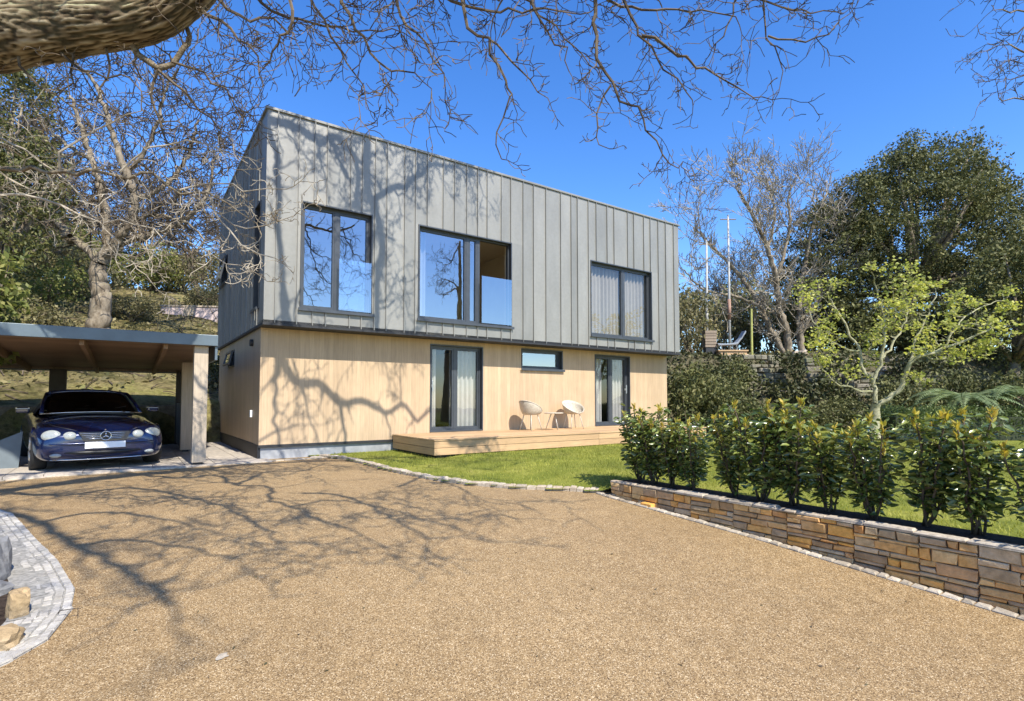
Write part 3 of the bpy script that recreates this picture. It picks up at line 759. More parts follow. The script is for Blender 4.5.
t = empty('side_table', hw(6.62, -.2, .326), ANG); tag(t, 'small round pale table between the two deck chairs', 'table')
mb = MB(); mb.tube([(0, 0, .40), (0, 0, .405), (0, 0, .42), (0, 0, .425)], [.22, .24, .24, .225], 32); mb.build('table_top', M['cane'], t)
for i in range(3):
    a = i * 2.094 + .4; lb = MB(); lb.tube([(math.cos(a) * .06, math.sin(a) * .06, .4), (math.cos(a) * .2, math.sin(a) * .2, 0)], [.012, .01], 8); lb.build('leg', M['cane_metal'], t, smooth=True)

# ------------------------------------------------------------------ carport
cp = empty('carport', hw(0, 0), ANG); tag(cp, 'open timber carport with flat blue grey metal edged roof', 'carport')
FZ = 1.985
def rz(v): return FZ - .042 * v          # underside falls slightly to the back
mb = MB(); mb.box(-8.2, -.72, -.06, -.02, FZ - .0, FZ + .185); mb.box(-.76, -.72, -.018, 5.52, FZ - .24, FZ + .185); mb.box(-8.2, -.72, 5.52, 5.56, FZ - .26, FZ + .1)
mb.build('fascia', M['zinc_blue'], cp, bevel=.006)
MB().box(-8.2, -.77, -.018, 5.51, FZ + .14, FZ + .168).build('roof', M['dark'], cp)
mb = MB(); y = -.015
while y < 5.45:
    y1 = min(5.50, y + .145)
    k = len(mb.v); mb.box(-8.1, -.78, y, y1 - .006, 0, .02)
    for i in range(k, len(mb.v)): px_, py_, pz_ = mb.v[i]; mb.v[i] = (px_, py_, pz_ + rz(py_) + .05)
    y += .145
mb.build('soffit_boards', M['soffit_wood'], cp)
for x in (-7.4, -6.2, -5.0, -3.8, -2.6, -1.5):
    mb = MB(); k = 0; mb.box(x, x + .06, .1, 5.42, -.07, .048)
    for i in range(k, len(mb.v)): px_, py_, pz_ = mb.v[i]; mb.v[i] = (px_, py_, pz_ + rz(py_))
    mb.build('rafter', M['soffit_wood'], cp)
def post(x, y, w, d, z1, mat, foot=False):
    mb = MB(); mb.box(x, x + w, y, y + d, .0 if foot else -.08, z1); o = mb.build('post', M[mat], cp, bevel=.006)
    if foot:
        f_ = MB(); f_.box(x + .04, x + w - .04, y + .04, y + d - .04, -.1, .0); f_.build('post_shoe', M['dark'], o)
    return o
post(-1.06, .06, .21, .21, FZ - .002, 'post_wood', True)
post(-1.04, 2.9, .2, .2, rz(3) - .0, 'post_wood', True)
post(-1.0, 5.25, .15, .15, rz(5.5) - .0, 'dark_post')
post(-3.42, 5.25, .30, .15, rz(5.5) - .0, 'dark_post')
post(-7.9, 5.25, .15, .15, rz(5.5) - .0, 'old_wood')
post(-7.9, .1, .2, .2, FZ, 'post_wood')
mb = MB(); mb.box(-8.0, -.84, 5.41, 5.50, rz(5.5), rz(5.5) + .055); mb.build('beam', M['old_wood'], cp)
# low walls
wl_ = MB(); wl_.box(-9.0, -.5, 5.66, 5.88, -.1, .93); o = wl_.build('low_wall', M['block'], None, bevel=.01); o.location = hw(0, 0); o.rotation_euler = (0, 0, ANG)
tag(o, 'low grey block wall behind the parked car', 'wall')
wl_ = MB(); wl_.box(-.98, -.90, 3.12, 5.42, .0, .98); o = wl_.build('panel_wall', M['block'], None, bevel=.01); o.location = hw(0, 0); o.rotation_euler = (0, 0, ANG)
tag(o, 'waist high grey panel between the carport side posts', 'wall')
# leaning grey board at the left of the car
bd = MB(); bd.quad((-1.2, 0, 0), (0, 0, 0), (.02, .12, .62), (-1.2, .08, .02)); bd.quad((-1.2, .03, 0), (-1.2, .11, .02), (.02, .15, .62), (0, .03, 0)); bd.quad((0, 0, 0), (0, .03, 0), (.02, .15, .62), (.02, .12, .62)); bd.quad((-1.2, .08, .02), (.02, .12, .62), (.02, .15, .62), (-1.2, .11, .02))
o = bd.build('leaning_board', M['board_grey'], None)
o.location = onground(18, 470); o.rotation_euler = (0, 0, ANG * .9); tag(o, 'grey blue sheet leaning on the ground beside the car', 'board')
# ------------------------------------------------------------------ car
car = empty('parked_car', hw(-2.24, .22, -.04), ANG + R(9)); tag(car, 'dark blue convertible car parked under the carport', 'car')
m, nt, p = new_mat('navy_paint'); p.inputs['Base Color'].default_value = (.008, .014, .075, 1); p.inputs['Roughness'].default_value = .22
p.inputs['Metallic'].default_value = .3; p.inputs['Coat Weight'].default_value = 1; p.inputs['Coat Roughness'].default_value = .04
qq = NB(nt); n_ = qq.noise(400, 2, .5, qq.pos()); qq.l(qq.ramp(n_, [(.3, (.003, .009, .045)), (.7, (.005, .018, .08))]), p.inputs['Base Color']); M['navy'] = m
M['black_plastic'] = mat_simple('black_plastic', (.012, .012, .013), .45, 0, .05, 10)
M['soft_top'] = mat_simple('soft_top_cloth', (.008, .009, .014), .6, 0, .1, 20)
M['tyre'] = mat_simple('tyre_rubber', (.018, .018, .018), .8, 0, .1, 20)
M['chrome'] = mat_simple('chrome_trim', (.75, .75, .76), .12, 1, .02, 10)
M['lamp'] = mat_simple('lamp_lens', (.34, .36, .34), .08, .1, .1, 30)
M['ringgrey'] = mat_simple('ring_grey', (.30, .31, .32), .3, .3, .05, 10)
M['plate'] = mat_simple('plate_white', (.85, .85, .83), .4, 0, .02, 10)
M['car_glass'] = mat_glass('car_glass', -.02, (.08, .09, .10))
def car_ring(y, w, zb, zs, zt, arch=0):
    lift = (.66 - zb) * arch
    h = [(0, zb), (w * .62, zb), (w * .80, zb + lift * .9), (w * .93, zb + .03 + lift), (w * .985, zb + .12 + lift * .85), (w, zb + (zs - zb) * .5 + lift * .35), (w * .99, zb + (zs - zb) * .72 + lift * .12), (w * .95, zs - .04), (w * .88, zs + .005), (w * .74, zs + (zt - zs) * .42), (w * .45, zt - .018), (0, zt)]
    r_ = [(x, y, z) for x, z in h] + [(-x, y, z) for x, z in reversed(h[1:-1])]
    return r_
st = [(.00, .42, .24, .50, .56, 0), (.02, .62, .20, .53, .60, 0), (.07, .74, .17, .56, .635, 0), (.17, .81, .15, .60, .67, 0), (.32, .845, .15, .64, .71, 0), (.44, .86, .15, .665, .735, 0), (.50, .865, .15, .675, .745, .6), (.60, .868, .15, .685, .76, .9), (.74, .87, .15, .70, .78, 1), (.88, .87, .15, .715, .80, .9), (.98, .87, .15, .725, .815, .6), (1.04, .868, .15, .73, .825, 0), (1.25, .865, .15, .755, .85, 0), (1.45, .865, .15, .785, .875, 0), (2.2, .87, .15, .82, .88, 0), (3.0, .87, .15, .84, .90, 0), (3.28, .87, .15, .85, .91, .5), (3.55, .87, .15, .85, .91, 1), (3.82, .865, .16, .85, .90, .5), (4.0, .84, .2, .84, .89, 0), (4.25, .76, .26, .80, .86, 0), (4.33, .6, .35, .7, .75, 0)]
rings = [car_ring(*s_) for s_ in st]
mb = MB(); mb.disc_loft(rings, 22); mb.f.append(tuple(range(21, -1, -1))); e = (len(rings) - 1) * 22; mb.f.append(tuple(range(e, e + 22)))
body = mb.build('body', M['navy'], car, smooth=True, sub=2)
# cabin
def cab(y, wb, zb, wt, zt, crown=.03): 
    return [(-wb, y, zb), (-wt * 1.02, y, zb + (zt - zb) * .8), (-wt * .9, y, zt - crown * .3), (-wt * .5, y, zt + crown * .7), (0, y, zt + crown), (wt * .5, y, zt + crown * .7), (wt * .9, y, zt - crown * .3), (wt * 1.02, y, zb + (zt - zb) * .8), (wb, y, zb)]
cs = [cab(1.42, .74, .83, .66, .87, .02), cab(1.80, .755, .85, .62, 1.08), cab(2.12, .76, .86, .58, 1.235), cab(2.55, .76, .87, .57, 1.28), cab(3.0, .75, .88, .55, 1.23), cab(3.5, .70, .88, .52, 1.03), cab(3.75, .66, .87, .5, .92)]
mb = MB(); mb.disc_loft(cs[2:], 9, closed=False); o = mb.build('soft_top', M['soft_top'], car, smooth=True); md = o.modifiers.new('s', 'SOLIDIFY'); md.thickness = .02
mb = MB(); mb.disc_loft([[(x * .93, y, z + .012) for x, y, z in c[1:-1]] for c in cs[:3]], 7, closed=False); mb.build('windscreen', M['car_glass'], car, smooth=True)
mb = MB()
for s_ in (-1, 1): mb.tube([(s_ * .70, 1.42, .87), (s_ * .66, 1.8, 1.06), (s_ * .60, 2.12, 1.21)], [.03, .028, .028], 8)
mb.tube([(-.60, 2.12, 1.215), (-.3, 2.11, 1.26), (0, 2.10, 1.27), (.3, 2.11, 1.26), (.60, 2.12, 1.215)], .028, 8); mb.build('windscreen_frame', M['navy'], car, smooth=True)
mb = MB(); mb.box(-.6, .6, 1.5, 3.6, .85, .88); mb.build('cabin_floor', M['black_plastic'], car)
for s_ in (-1, 1):
    mb = MB(); mb.box(s_ * .36 - .2, s_ * .36 + .2, 2.35, 2.5, .86, 1.08); mb.box(s_ * .36 - .11, s_ * .36 + .11, 2.4, 2.48, 1.08, 1.18); mb.build('seat', M['soft_top'], car, bevel=.04)
mb = MB(); mb.tube([(-.72, 1.36, .865), (-.4, 1.31, .885), (0, 1.29, .893), (.4, 1.31, .885), (.72, 1.36, .865)], .008, 6); mb.build('cowl_trim', M['chrome'], car, smooth=True)
for s_ in (-1, 1):
    mb = MB(); mb.tube([(s_ * .36, .015, .625), (s_ * .60, .20, .693), (s_ * .70, .5, .735), (s_ * .745, .9, .79), (s_ * .76, 1.3, .845)], .005, 5); mb.build('shut_line', M['black_plastic'], car, smooth=True)
mb = MB(); mb.tube([(.05, 1.42, .89), (.5, 1.6, .985)], .008, 6); mb.tube([(-.5, 1.42, .87), (-.05, 1.6, 1.0)], .008, 6); mb.build('wiper', M['black_plastic'], car)
def oval(mb, cx, cy, cz, rx, rz_, nrm, depth=.03, n=24):
    nrm = Vector(nrm).normalized(); xa = Vector((0, 0, 1)).cross(nrm).normalized(); za = nrm.cross(xa)
    rings = []
    for k, (f_, o_) in enumerate(((1.0, -.10), (1.0, 0), (.92, .018), (.6, .032), (.05, .038))):
        rings.append([Vector((cx, cy, cz)) + xa * math.cos(2 * math.pi * j / n) * rx * f_ + za * math.sin(2 * math.pi * j / n) * rz_ * f_ + nrm * o_ for j in range(n)])
    mb.disc_loft(rings, n); mb.f.append(tuple(range(len(mb.v) - n, len(mb.v))))
for s_ in (-1, 1):
    mb = MB(); oval(mb, s_ * .655, .105, .555, .125, .088, (s_ * .38, -1, .30)); hl = mb.build('headlight', M['lamp'], car, smooth=True)
    mb = MB(); oval(mb, s_ * .44, .035, .545, .085, .068, (s_ * .20, -1, .28)); mb.build('headlight', M['lamp'], car, smooth=True)
    for (x, y, z, r_, nn) in ((s_ * .662, .078, .562, .052, (s_ * .38, -1, .3)), (s_ * .444, .010, .552, .036, (s_ * .2, -1, .28))):
        mb = MB(); n3 = Vector(nn).normalized(); c = Vector((x, y, z)); xa = n3.orthogonal().normalized(); za = n3.cross(xa)
        mb.tube([c + (xa * math.cos(2 * math.pi * j / 24) + za * math.sin(2 * math.pi * j / 24)) * r_ for j in range(25)], .003, 5, cap=False); mb.build('lens_ring', M['ringgrey'], hl, smooth=True)
    mb = MB(); oval(mb, s_ * .60, .045, .255, .075, .032, (s_ * .35, -1, 0)); mb.build('fog_lamp', M['lamp'], car, smooth=True)
    mb = MB(); mb.box(-.09, .09, -.06, .06, -.05, .045); o = mb.build('wing_mirror', M['navy'], car, bevel=.03); o.location = (s_ * .93, 1.62, .93)
    mb = MB(); mb.box(-.085, .085, .05, .068, -.04, .04); mb.build('mirror_glass', M['chrome'], o)
    mb = MB(); mb.box(-.085, .085, -.065, -.05, .02, .032); mb.build('mirror_trim', M['ringgrey'], o)
# grille
mb = MB(); gp = [(-.34, -.012, .60), (.34, -.012, .60), (.27, -.03, .475), (-.27, -.03, .475)]
mb.quad(*gp); k = len(mb.v); mb.quad(*[(x, y + .05, z) for x, y, z in gp])
for j in range(4): mb.f.append((j, (j + 1) % 4, 4 + (j + 1) % 4, 4 + j))
gr = mb.build('grille', M['black_plastic'], car)
for i, z in enumerate((.495, .522, .550, .578)):
    w_ = .275 + .065 * (z - .475) / .125; mb = MB(); mb.tube([(-w_, -.012, z), (-w_ * .5, -.03, z), (0, -.036, z), (w_ * .5, -.03, z), (w_, -.012, z)], .0055, 6); mb.build('slat', M['chrome'], gr, smooth=True)
mb = MB(); n = 28
mb.tube([(math.cos(2 * math.pi * j / n) * .068, -.05, .537 + math.sin(2 * math.pi * j / n) * .068) for j in range(n + 1)], .0065, 6, cap=False)
for a in (90, 210, 330):
    a = R(a); mb.tube([(0, -.052, .537), (math.cos(a) * .064, -.05, .537 + math.sin(a) * .064)], [.013, .003], 6)
mb.build('star_emblem', M['chrome'], gr, smooth=True)
mb = MB(); mb.tube([(0, -.046, .537), (0, -.036, .537)], [.066, .066], 24); mb.build('emblem_disc', M['black_plastic'], gr)
mb = MB(); mb.box(-.26, .26, -.055, -.04, .345, .445); pl = mb.build('number_plate', M['plate'], car, bevel=.004)
mb = MB(); mb.tube([(-.80, .17, .425), (-.66, .045, .425), (-.45, -.005, .425), (0, -.03, .425), (.45, -.005, .425), (.66, .045, .425), (.80, .17, .425)], [.008, .012, .014, .014, .014, .012, .008], 8); mb.build('bumper_trim', M['navy'], car, smooth=True)
mb = MB(); mb.tube([(-.52, .03, .29), (-.3, -.012, .285), (0, -.02, .28), (.3, -.012, .285), (.52, .03, .29)], [.012, .028, .03, .028, .012], 10); mb.build('lower_intake', M['black_plastic'], car, smooth=True)
mb = MB(); mb.tube([(-.66, .09, .185), (-.4, .01, .18), (0, -.01, .178), (.4, .01, .18), (.66, .09, .185)], .009, 8); mb.build('lower_trim', M['chrome'], car, smooth=True)
mb = MB(); mb.tube([(0, .02, .62), (0, .015, .64)], [.014, .012], 10); mb.build('bonnet_badge', M['chrome'], car)
for sx in (-1, 1):
    for y in (.74, 3.55):
        mb = MB(); x0, x1 = sx * .66, sx * .865; r = .315
        prof = [(x0, r * .62), (x0, r * .95), (x0 + sx * .03, r), (x1 - sx * .03, r), (x1, r * .94), (x1, r * .68), (x1 - sx * .03, r * .64)]
        n = 32; mb.disc_loft([[(px_, y + math.cos(2 * math.pi * j / n) * rr, .315 + math.sin(2 * math.pi * j / n) * rr) for j in range(n)] for px_, rr in prof], n)
        wh = mb.build('wheel', M['tyre'], car, smooth=True)
        mb = MB(); mb.tube([(x1 - sx * .02, y, .315), (x1 - sx * .01, y, .315)], [.05, .045], 16)
        for a in range(5):
            a = a * 2 * math.pi / 5 + .3; d = Vector((0, math.cos(a), math.sin(a))); c = Vector((x1 - sx * .02, y, .315)); mb.tube([c + d * .03, c + d * .2], [.035, .028], 6)
        mb.tube([(x1 - sx * .025, y + math.cos(2 * math.pi * j / n) * .205, .315 + math.sin(2 * math.pi * j / n) * .205) for j in range(n + 1)], .014, 6, cap=False); mb.build('rim', M['metal'], wh, smooth=True)
        mb = MB(); mb.cyl((x0 + sx * .05, y, .315), (x0 + sx * .06, y, .315), .2, 24); mb.build('brake_disc', M['black_plastic'], wh)
#@@TREES@@
M['oak_bark2'] = bark('oak_branch_bark', (.06, .045, .03), (.27, .22, .15), (.26, .25, .13), (1, 1, 1), 14, .4)
M['mossy_bark'] = bark('mossy_bark', (.16, .15, .08), (.42, .40, .26), (.34, .36, .12), (1, 1, 1), 9, .7)
M['twig_dark'] = mat_simple('dark_twig', (.05, .04, .035), .8, 0, .2, 20)
M['leaf_fresh_dark'] = mat_leaf('ivy_leaf', [(.045, .055, .018), (.085, .098, .03), (.14, .145, .05), (.19, .17, .07)], .45, .2)
M['leaf_ivy'] = mat_leaf('bank_ivy_leaf', [(.04, .05, .018), (.07, .075, .03), (.11, .11, .05), (.06, .07, .022)], .6, .1, .3)  # ivy green darkened to stand for tree shade on the bank
M['leaf_brown'] = mat_leaf('brown_leaf', [(.10, .075, .05), (.17, .125, .08), (.08, .08, .04), (.2, .16, .1)], .6, .2, .3)
M['bank_earth'] = mat_simple('bank_earth', (.135, .12, .07), .95, 0, .35, 3, bump=1, bdist=.2, spec=.1)  # earth colour kept dark, with the shade of the trees mixed in
M['leaf_hedge'] = mat_leaf('low_hedge_leaf', [(.07, .10, .03), (.12, .16, .05), (.17, .21, .07)], .5, .2, .3)
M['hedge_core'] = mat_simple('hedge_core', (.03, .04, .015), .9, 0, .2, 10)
M['pinkwall'] = mat_simple('pink_render', (.62, .50, .46), .85, 0, .15, 4)
M['cushion'] = mat_simple('lounger_cushion', (.30, .34, .38), .8, 0, .1, 6)
M['yellow_post'] = mat_simple('algae_post', (.42, .42, .12), .8, 0, .15, 9)
M['polewhite'] = mat_simple('weathered_white', (.42, .41, .38), .6, 0, .12, 5)
M['red_sleeve'] = mat_simple('faded_red', (.34, .2, .14), .7, 0, .15, 5)
# ------------------------------------------------------------------ dry stone wall
def stone_wall():
    root = empty('stone_wall', (0, 0, 0)); tag(root, 'low retaining wall of mixed brown and orange sandstone below the hedge', 'wall')
    r_ = random.Random(21); top = .035; Lw = 6.6; mb = MB(); core = MB()
    def T(a, d, z): p = WALL_A + WD * a + U * d; return (p.x, p.y, z)
    def block(a0, a1, z0, z1, d0=0, e=.007, mbx=mb, back=.2):
        k = len(mbx.v); g_ = .003; j = lambda: r_.uniform(-.009, .009)
        pr = [(a0 + g_, z0 + g_), (a1 - g_, z0 + g_), (a1 - g_, z1 - g_), (a0 + g_, z1 - g_)]
        cx, cz = (a0 + a1) / 2, (z0 + z1) / 2; out = -d0; pr = [(a + j() * .8, z + j() * .6) for a, z in pr]
        for a, z in pr: mbx.v.append(T(a, back, z))
        for a, z in pr: mbx.v.append(T(a, out + e * 1.2, z))
        for a, z in pr: mbx.v.append(T(a - math.copysign(e, a - cx), out + r_.uniform(-.006, .004), z - math.copysign(min(e, (z1 - z0) * .25), z - cz)))
        for q_ in (0, 4):
            for i in range(4): mbx.f.append((k + q_ + i, k + q_ + 4 + i, k + q_ + 4 + (i + 1) % 4, k + q_ + (i + 1) % 4))
        mbx.f.append((k + 11, k + 10, k + 9, k + 8))
    a = 0
    while a < Lw:
        seg = r_.uniform(.28, .62); y = (WALL_A + WD * (a + seg)).y; zb = min(b(y), b((WALL_A + WD * a).y)) - .06; z = top
        while z > zb:
            h = r_.choice([.03, .04, .05, .06, .07, .09]); h = min(h, max(.03, z - zb + .03)); x = a
            while x < a + seg - .01:
                l = r_.uniform(.06, .26) if h > .045 else r_.uniform(.12, .32); l = min(l, a + seg - x)
                if a + seg - x - l < .07: l = a + seg - x
                if h > .085 and r_.random() < .3:
                    block(x, x + l, z - h * .5, z, r_.uniform(-.008, .012)); block(x, x + l, z - h, z - h * .5, r_.uniform(-.008, .012))
                else: block(x, x + l, z - h, z, r_.uniform(-.006, .007))
                x += l
            z -= h
        a += seg
    mb.build('rubble_face', M['stone'], root)
    core.box(0, Lw, .03, .19, -.75, top - .006, lambda q_: Vector(T(q_.x, q_.y, q_.z))); core.build('mortar_core', M['mortar'], root)
    cb_ = MB(); a = -.01
    while a < Lw:
        l = r_.uniform(.16, .42); h = r_.uniform(.02, .034); dd = r_.uniform(-.004, .012); k = len(cb_.v); e = .012
        w_ = .11 + r_.uniform(-.02, .02)
        for (z, ee) in ((top + .001, 0), (top + h * .6, 0), (top + h, e)):
            for (x, y) in ((a + .003 + ee, -dd + ee), (a + l - .003 - ee, -dd + ee + r_.uniform(-.004, .004)), (a + l - .003 - ee, w_ - ee), (a + .003 + ee, w_ - ee)): cb_.v.append(T(x, y, z))
        for q_ in (0, 4):
            for i in range(4): cb_.f.append((k + q_ + i, k + q_ + (i + 1) % 4, k + q_ + 4 + (i + 1) % 4, k + q_ + 4 + i))
        cb_.f.append((k + 8, k + 9, k + 10, k + 11)); a += l
    cb_.build('coping', M['coping'], root)
stone_wall()
# a loose brick beside the kerb
def rock(name, loc, size, mat, label, cat, seed, rz_=0, rough=.12, sub=3, tilt=0):
    import bmesh
    bm = bmesh.new(); bmesh.ops.create_icosphere(bm, subdivisions=sub, radius=1)
    for v_ in bm.verts:
        c = v_.co.copy(); m_ = max(abs(c.x), abs(c.y), abs(c.z)); c = c.lerp(c / m_, .62)
        c *= 1 + noise.noise(c * 1.6 + Vector((seed, seed, 0))) * rough * 2 + noise.noise(c * 5 + Vector((seed, 0, 0))) * rough * .5
        v_.co = Vector((c.x * size[0], c.y * size[1], c.z * size[2] + size[2] * .7))
    me = bpy.data.meshes.new(name); bm.to_mesh(me); bm.free(); me.materials.append(M[mat]); o = bpy.data.objects.new(name, me); COL.objects.link(o)
    o.location = loc; o.rotation_euler = (tilt, 0, rz_); return tag(o, label, cat)
p = onground(648, 507); mb = MB(); mb.box(-.075, .075, -.045, .045, 0, .045); o = mb.build('loose_stone', M['stone'], None, bevel=.006); o.location = p; o.rotation_euler = (0, 0, -.9); tag(o, 'small squared stone lying on the drive at the far end of the wall', 'stone')
g_ = onground
rock('boulder', at(-14, 585, 4.2) + Vector((0, 0, -.1)), (.13, .12, .26), 'grey_rock', 'tall dark grey stone standing at the left edge above the edging', 'stone', 3, .3)
rock('boulder', g_(17, 618), (.055, .07, .11), 'rock', 'narrow yellow rock on the granite edging', 'stone', 5, .9, tilt=.1)
rock('boulder', g_(2, 648), (.09, .09, .07), 'rock', 'rounded yellow rock nearest the camera at the left edge', 'stone', 8, .2)
rock('boulder', g_(-14, 600), (.12, .1, .07), 'grey_rock', 'flat grey stone lying behind the yellow rocks', 'stone', 12, 1.2)

# ------------------------------------------------------------------ hedge plants
def laurel(seed, label):
    r_ = np.random.default_rng(seed); rr = random.Random(seed)
    t = empty('laurel_plant', (0, 0, 0)); tag(t, label, 'shrub', 'laurel plants of the hedge on the stone wall')
    stems = MB(); C_ = []; D_ = []; NC = []; ND = []
    for i in range(rr.randint(7, 9)):
        a = rr.uniform(0, 6.28); H = rr.uniform(.66, .93); lean = rr.uniform(.04, .22)
        pts = []
        for k in range(9):
            h = k / 8; pts.append(Vector((math.cos(a) * lean * h ** .8 + rr.gauss(0, .01) + .02 * math.cos(a), math.sin(a) * lean * h ** .8 + rr.gauss(0, .01) + .02 * math.sin(a), h * H)))
        stems.tube(pts, [.010 - .0006 * k for k in range(9)], 6)
        for s_ in range(int(H * 150)):
            h = rr.uniform(.14, 1) ** .85 if s_ > 8 else rr.uniform(.08, .4); k = min(7, int(h * 8)); p_ = pts[k].lerp(pts[k + 1], h * 8 - k) if k < 8 else pts[-1]
            aa = rr.uniform(0, 6.28); off = rr.uniform(0, .13) * (1 - abs(h - .65) * .7)
            if off > .05 and rr.random() < .3: stems.tube([p_, p_ + Vector((math.cos(aa) * off, math.sin(aa) * off, off * .4))], [.004, .002], 3)
            C_.append(p_ + Vector((math.cos(aa) * off, math.sin(aa) * off, off * .4))); D_.append((math.cos(aa), math.sin(aa), rr.uniform(-.7, .6)))
        for s_ in range(17):
            aa = rr.uniform(0, 6.28); NC.append(pts[-1] + Vector((0, 0, rr.uniform(-.08, .035)))); ND.append((math.cos(aa) * .6, math.sin(aa) * .6, 1))
    stems.build('stem', M['twig'], t, smooth=True)
    v, f = leaves_arrays(np.array([tuple(c) for c in C_]), .072, .03, np.array(D_)); v2, f2 = leaves_arrays(np.array([tuple(c) for c in NC]), .062, .019, np.array(ND))
    fo = np_mesh('foliage', np.concatenate([v, v2]), np.concatenate([f, f2 + len(v)]), M['leaf_laurel'], t); fo.data.materials.append(M['leaf_new'])
    fo.data.polygons.foreach_set('material_index', np.concatenate([np.zeros(len(f), dtype=np.int32), np.ones(len(f2), dtype=np.int32)])); fo.data.update()
    return t
protos = [laurel(100 + i, 'x') for i in range(5)]
HP = [.18, .42, .68, .95, 1.5, 1.78, 2.1, 2.43, 2.8, 3.15, 3.5, 3.9, 4.35, 4.8]
ordn = ['first', 'second', 'third', 'fourth', 'fifth', 'sixth', 'seventh', 'eighth', 'ninth', 'tenth', 'eleventh', 'twelfth', 'thirteenth', 'fourteenth']
for i, dd in enumerate(HP):
    p = WALL_A + WD * dd + U * (.36 + rng.uniform(-.03, .03)); p.z = .03
    o = protos[i] if i < 5 else copy_thing(protos[i % 5], p, 0)
    o.location = p; o.rotation_euler = (0, 0, rng.uniform(0, 6.28)); s_ = rng.uniform(.88, 1.06); o.scale = (s_ * 1.1, s_ * 1.1, s_)
    o['label'] = 'glossy green laurel with yellow tips, %s along the stone wall counting from the house' % ordn[i]

# ------------------------------------------------------------------ the oak over the drive
SD = {'v': SUN}
def on_front(px, py, v0=0.0):
    d = ray(px, py); o_ = Vector((0, 0, CAMZ)); c = hw(0, v0); t = (c - o_).dot(V) / d.dot(V); return o_ + d * t
def casters(pxs, K, v0=0.0, gnd=False): return [(onground(*p_) if gnd else on_front(p_[0], p_[1], v0)) + SUN * K for p_ in pxs]
ro = random.Random(31)
oak = empty('oak_tree', (-9.6, 6.0, -.6)); tag(oak, 'bare old oak whose thick mossy limb and twigs hang over the drive', 'tree')
TO = [MB(), MB()]
def OA(*pts): return [Vector(p_) for p_ in pts]
# big limb with ridged bark
limb_px = [(-150, 75, 6.3, .40), (-60, 48, 6.2, .385), (20, 31, 6.1, .355), (70, 25, 6.05, .315), (120, 20, 6.0, .285), (160, 8, 6.0, .27), (198, -22, 6.0, .25), (225, -60, 6.0, .23)]
path = [at(x, y, Y) for x, y, Y, r in limb_px]; lr = [r for *_, r in limb_px]
hub = Vector((-1.0, 3.6, 7.4))
rest = OA((-2.75, 6.05, 7.6), (-2.4, 6.3, 9.2))
base = OA((-9.6, 6.0, -.7), (-9.5, 6.0, .8), (-9.3, 6.1, 2.4), (-8.9, 6.2, 3.5), (-8.3, 6.3, 4.2))
full = path + rest; fr_ = lr + [.20, .17]
def big_limb(pts, rads, n=56, dens=.028, amp=.06):
    P_ = pts; sm = []; sr_ = []
    for i in range(len(P_) - 1):
        a0 = P_[max(0, i - 1)]; a1 = P_[i]; a2 = P_[i + 1]; a3 = P_[min(len(P_) - 1, i + 2)]; m_ = max(3, int((a2 - a1).length / dens))
        for j in range(m_):
            t = j / m_; sm.append(.5 * ((2 * a1) + (a2 - a0) * t + (2 * a0 - 5 * a1 + 4 * a2 - a3) * t * t + (3 * a1 - a0 - 3 * a2 + a3) * t ** 3)); sr_.append(rads[i] + (rads[i + 1] - rads[i]) * t)
    sm.append(P_[-1]); sr_.append(rads[-1]); mb = MB(); rings = []; L_ = 0; mb.att = []
    t = (sm[1] - sm[0]).normalized(); a = t.orthogonal().normalized()
    for i, p_ in enumerate(sm):
        if i: L_ += (p_ - sm[i - 1]).length
        if i < len(sm) - 1: t = (sm[i + 1] - p_).normalized()
        a = (a - t * a.dot(t)).normalized(); c = t.cross(a); ring = []
        for j in range(n):
            w_ = 2 * math.pi * j / n; cs_, sn = math.cos(w_), math.sin(w_); rr_ = sr_[i] / .17
            wx = noise.noise(Vector((cs_ * 2.2, sn * 2.2, L_ * 5))) * .35
            q_ = Vector((cs_ * 6.5 * rr_ + wx * 2, sn * 6.5 * rr_ + wx * 2, L_ * 2.4)); h = 1 - abs(noise.noise(q_)) * 3.2; h = max(-.6, h); h2 = noise.noise(Vector((cs_ * 24, sn * 24, L_ * 14)))
            lump = noise.noise(Vector((cs_ * 1.3, sn * 1.3, L_ * 2.2 + 9)))
            f_ = -h; mb.att.append(.5 + .5 * f_ + .25 * h2)
            ring.append(p_ + (a * cs_ + c * sn) * (sr_[i] * (1 + .10 * lump) + .015 * (f_ + .5 * h2)))
        rings.append(ring)
    mb.disc_loft(rings, n); return mb
def build_rel(mb, name, mat, root, smooth=True):
    lx, ly, lz_ = root.location; mb.v = [(x - lx, y - ly, z - lz_) for x, y, z in mb.v]; o_ = mb.build(name, mat, root, smooth=smooth)
    if hasattr(mb, 'att'): o_.data.attributes.new('ridge', 'FLOAT', 'POINT').data.foreach_set('value', mb.att)
    return o_
oak.location = (-9.6, 6.0, -.6)
build_rel(big_limb(base + path[0:1], [.55, .5, .46, .42, .36, .28], 60, .05), 'trunk', M['oak_bark'], oak)
build_rel(big_limb(full, fr_, 110, .016), 'limb', M['oak_bark'], oak)
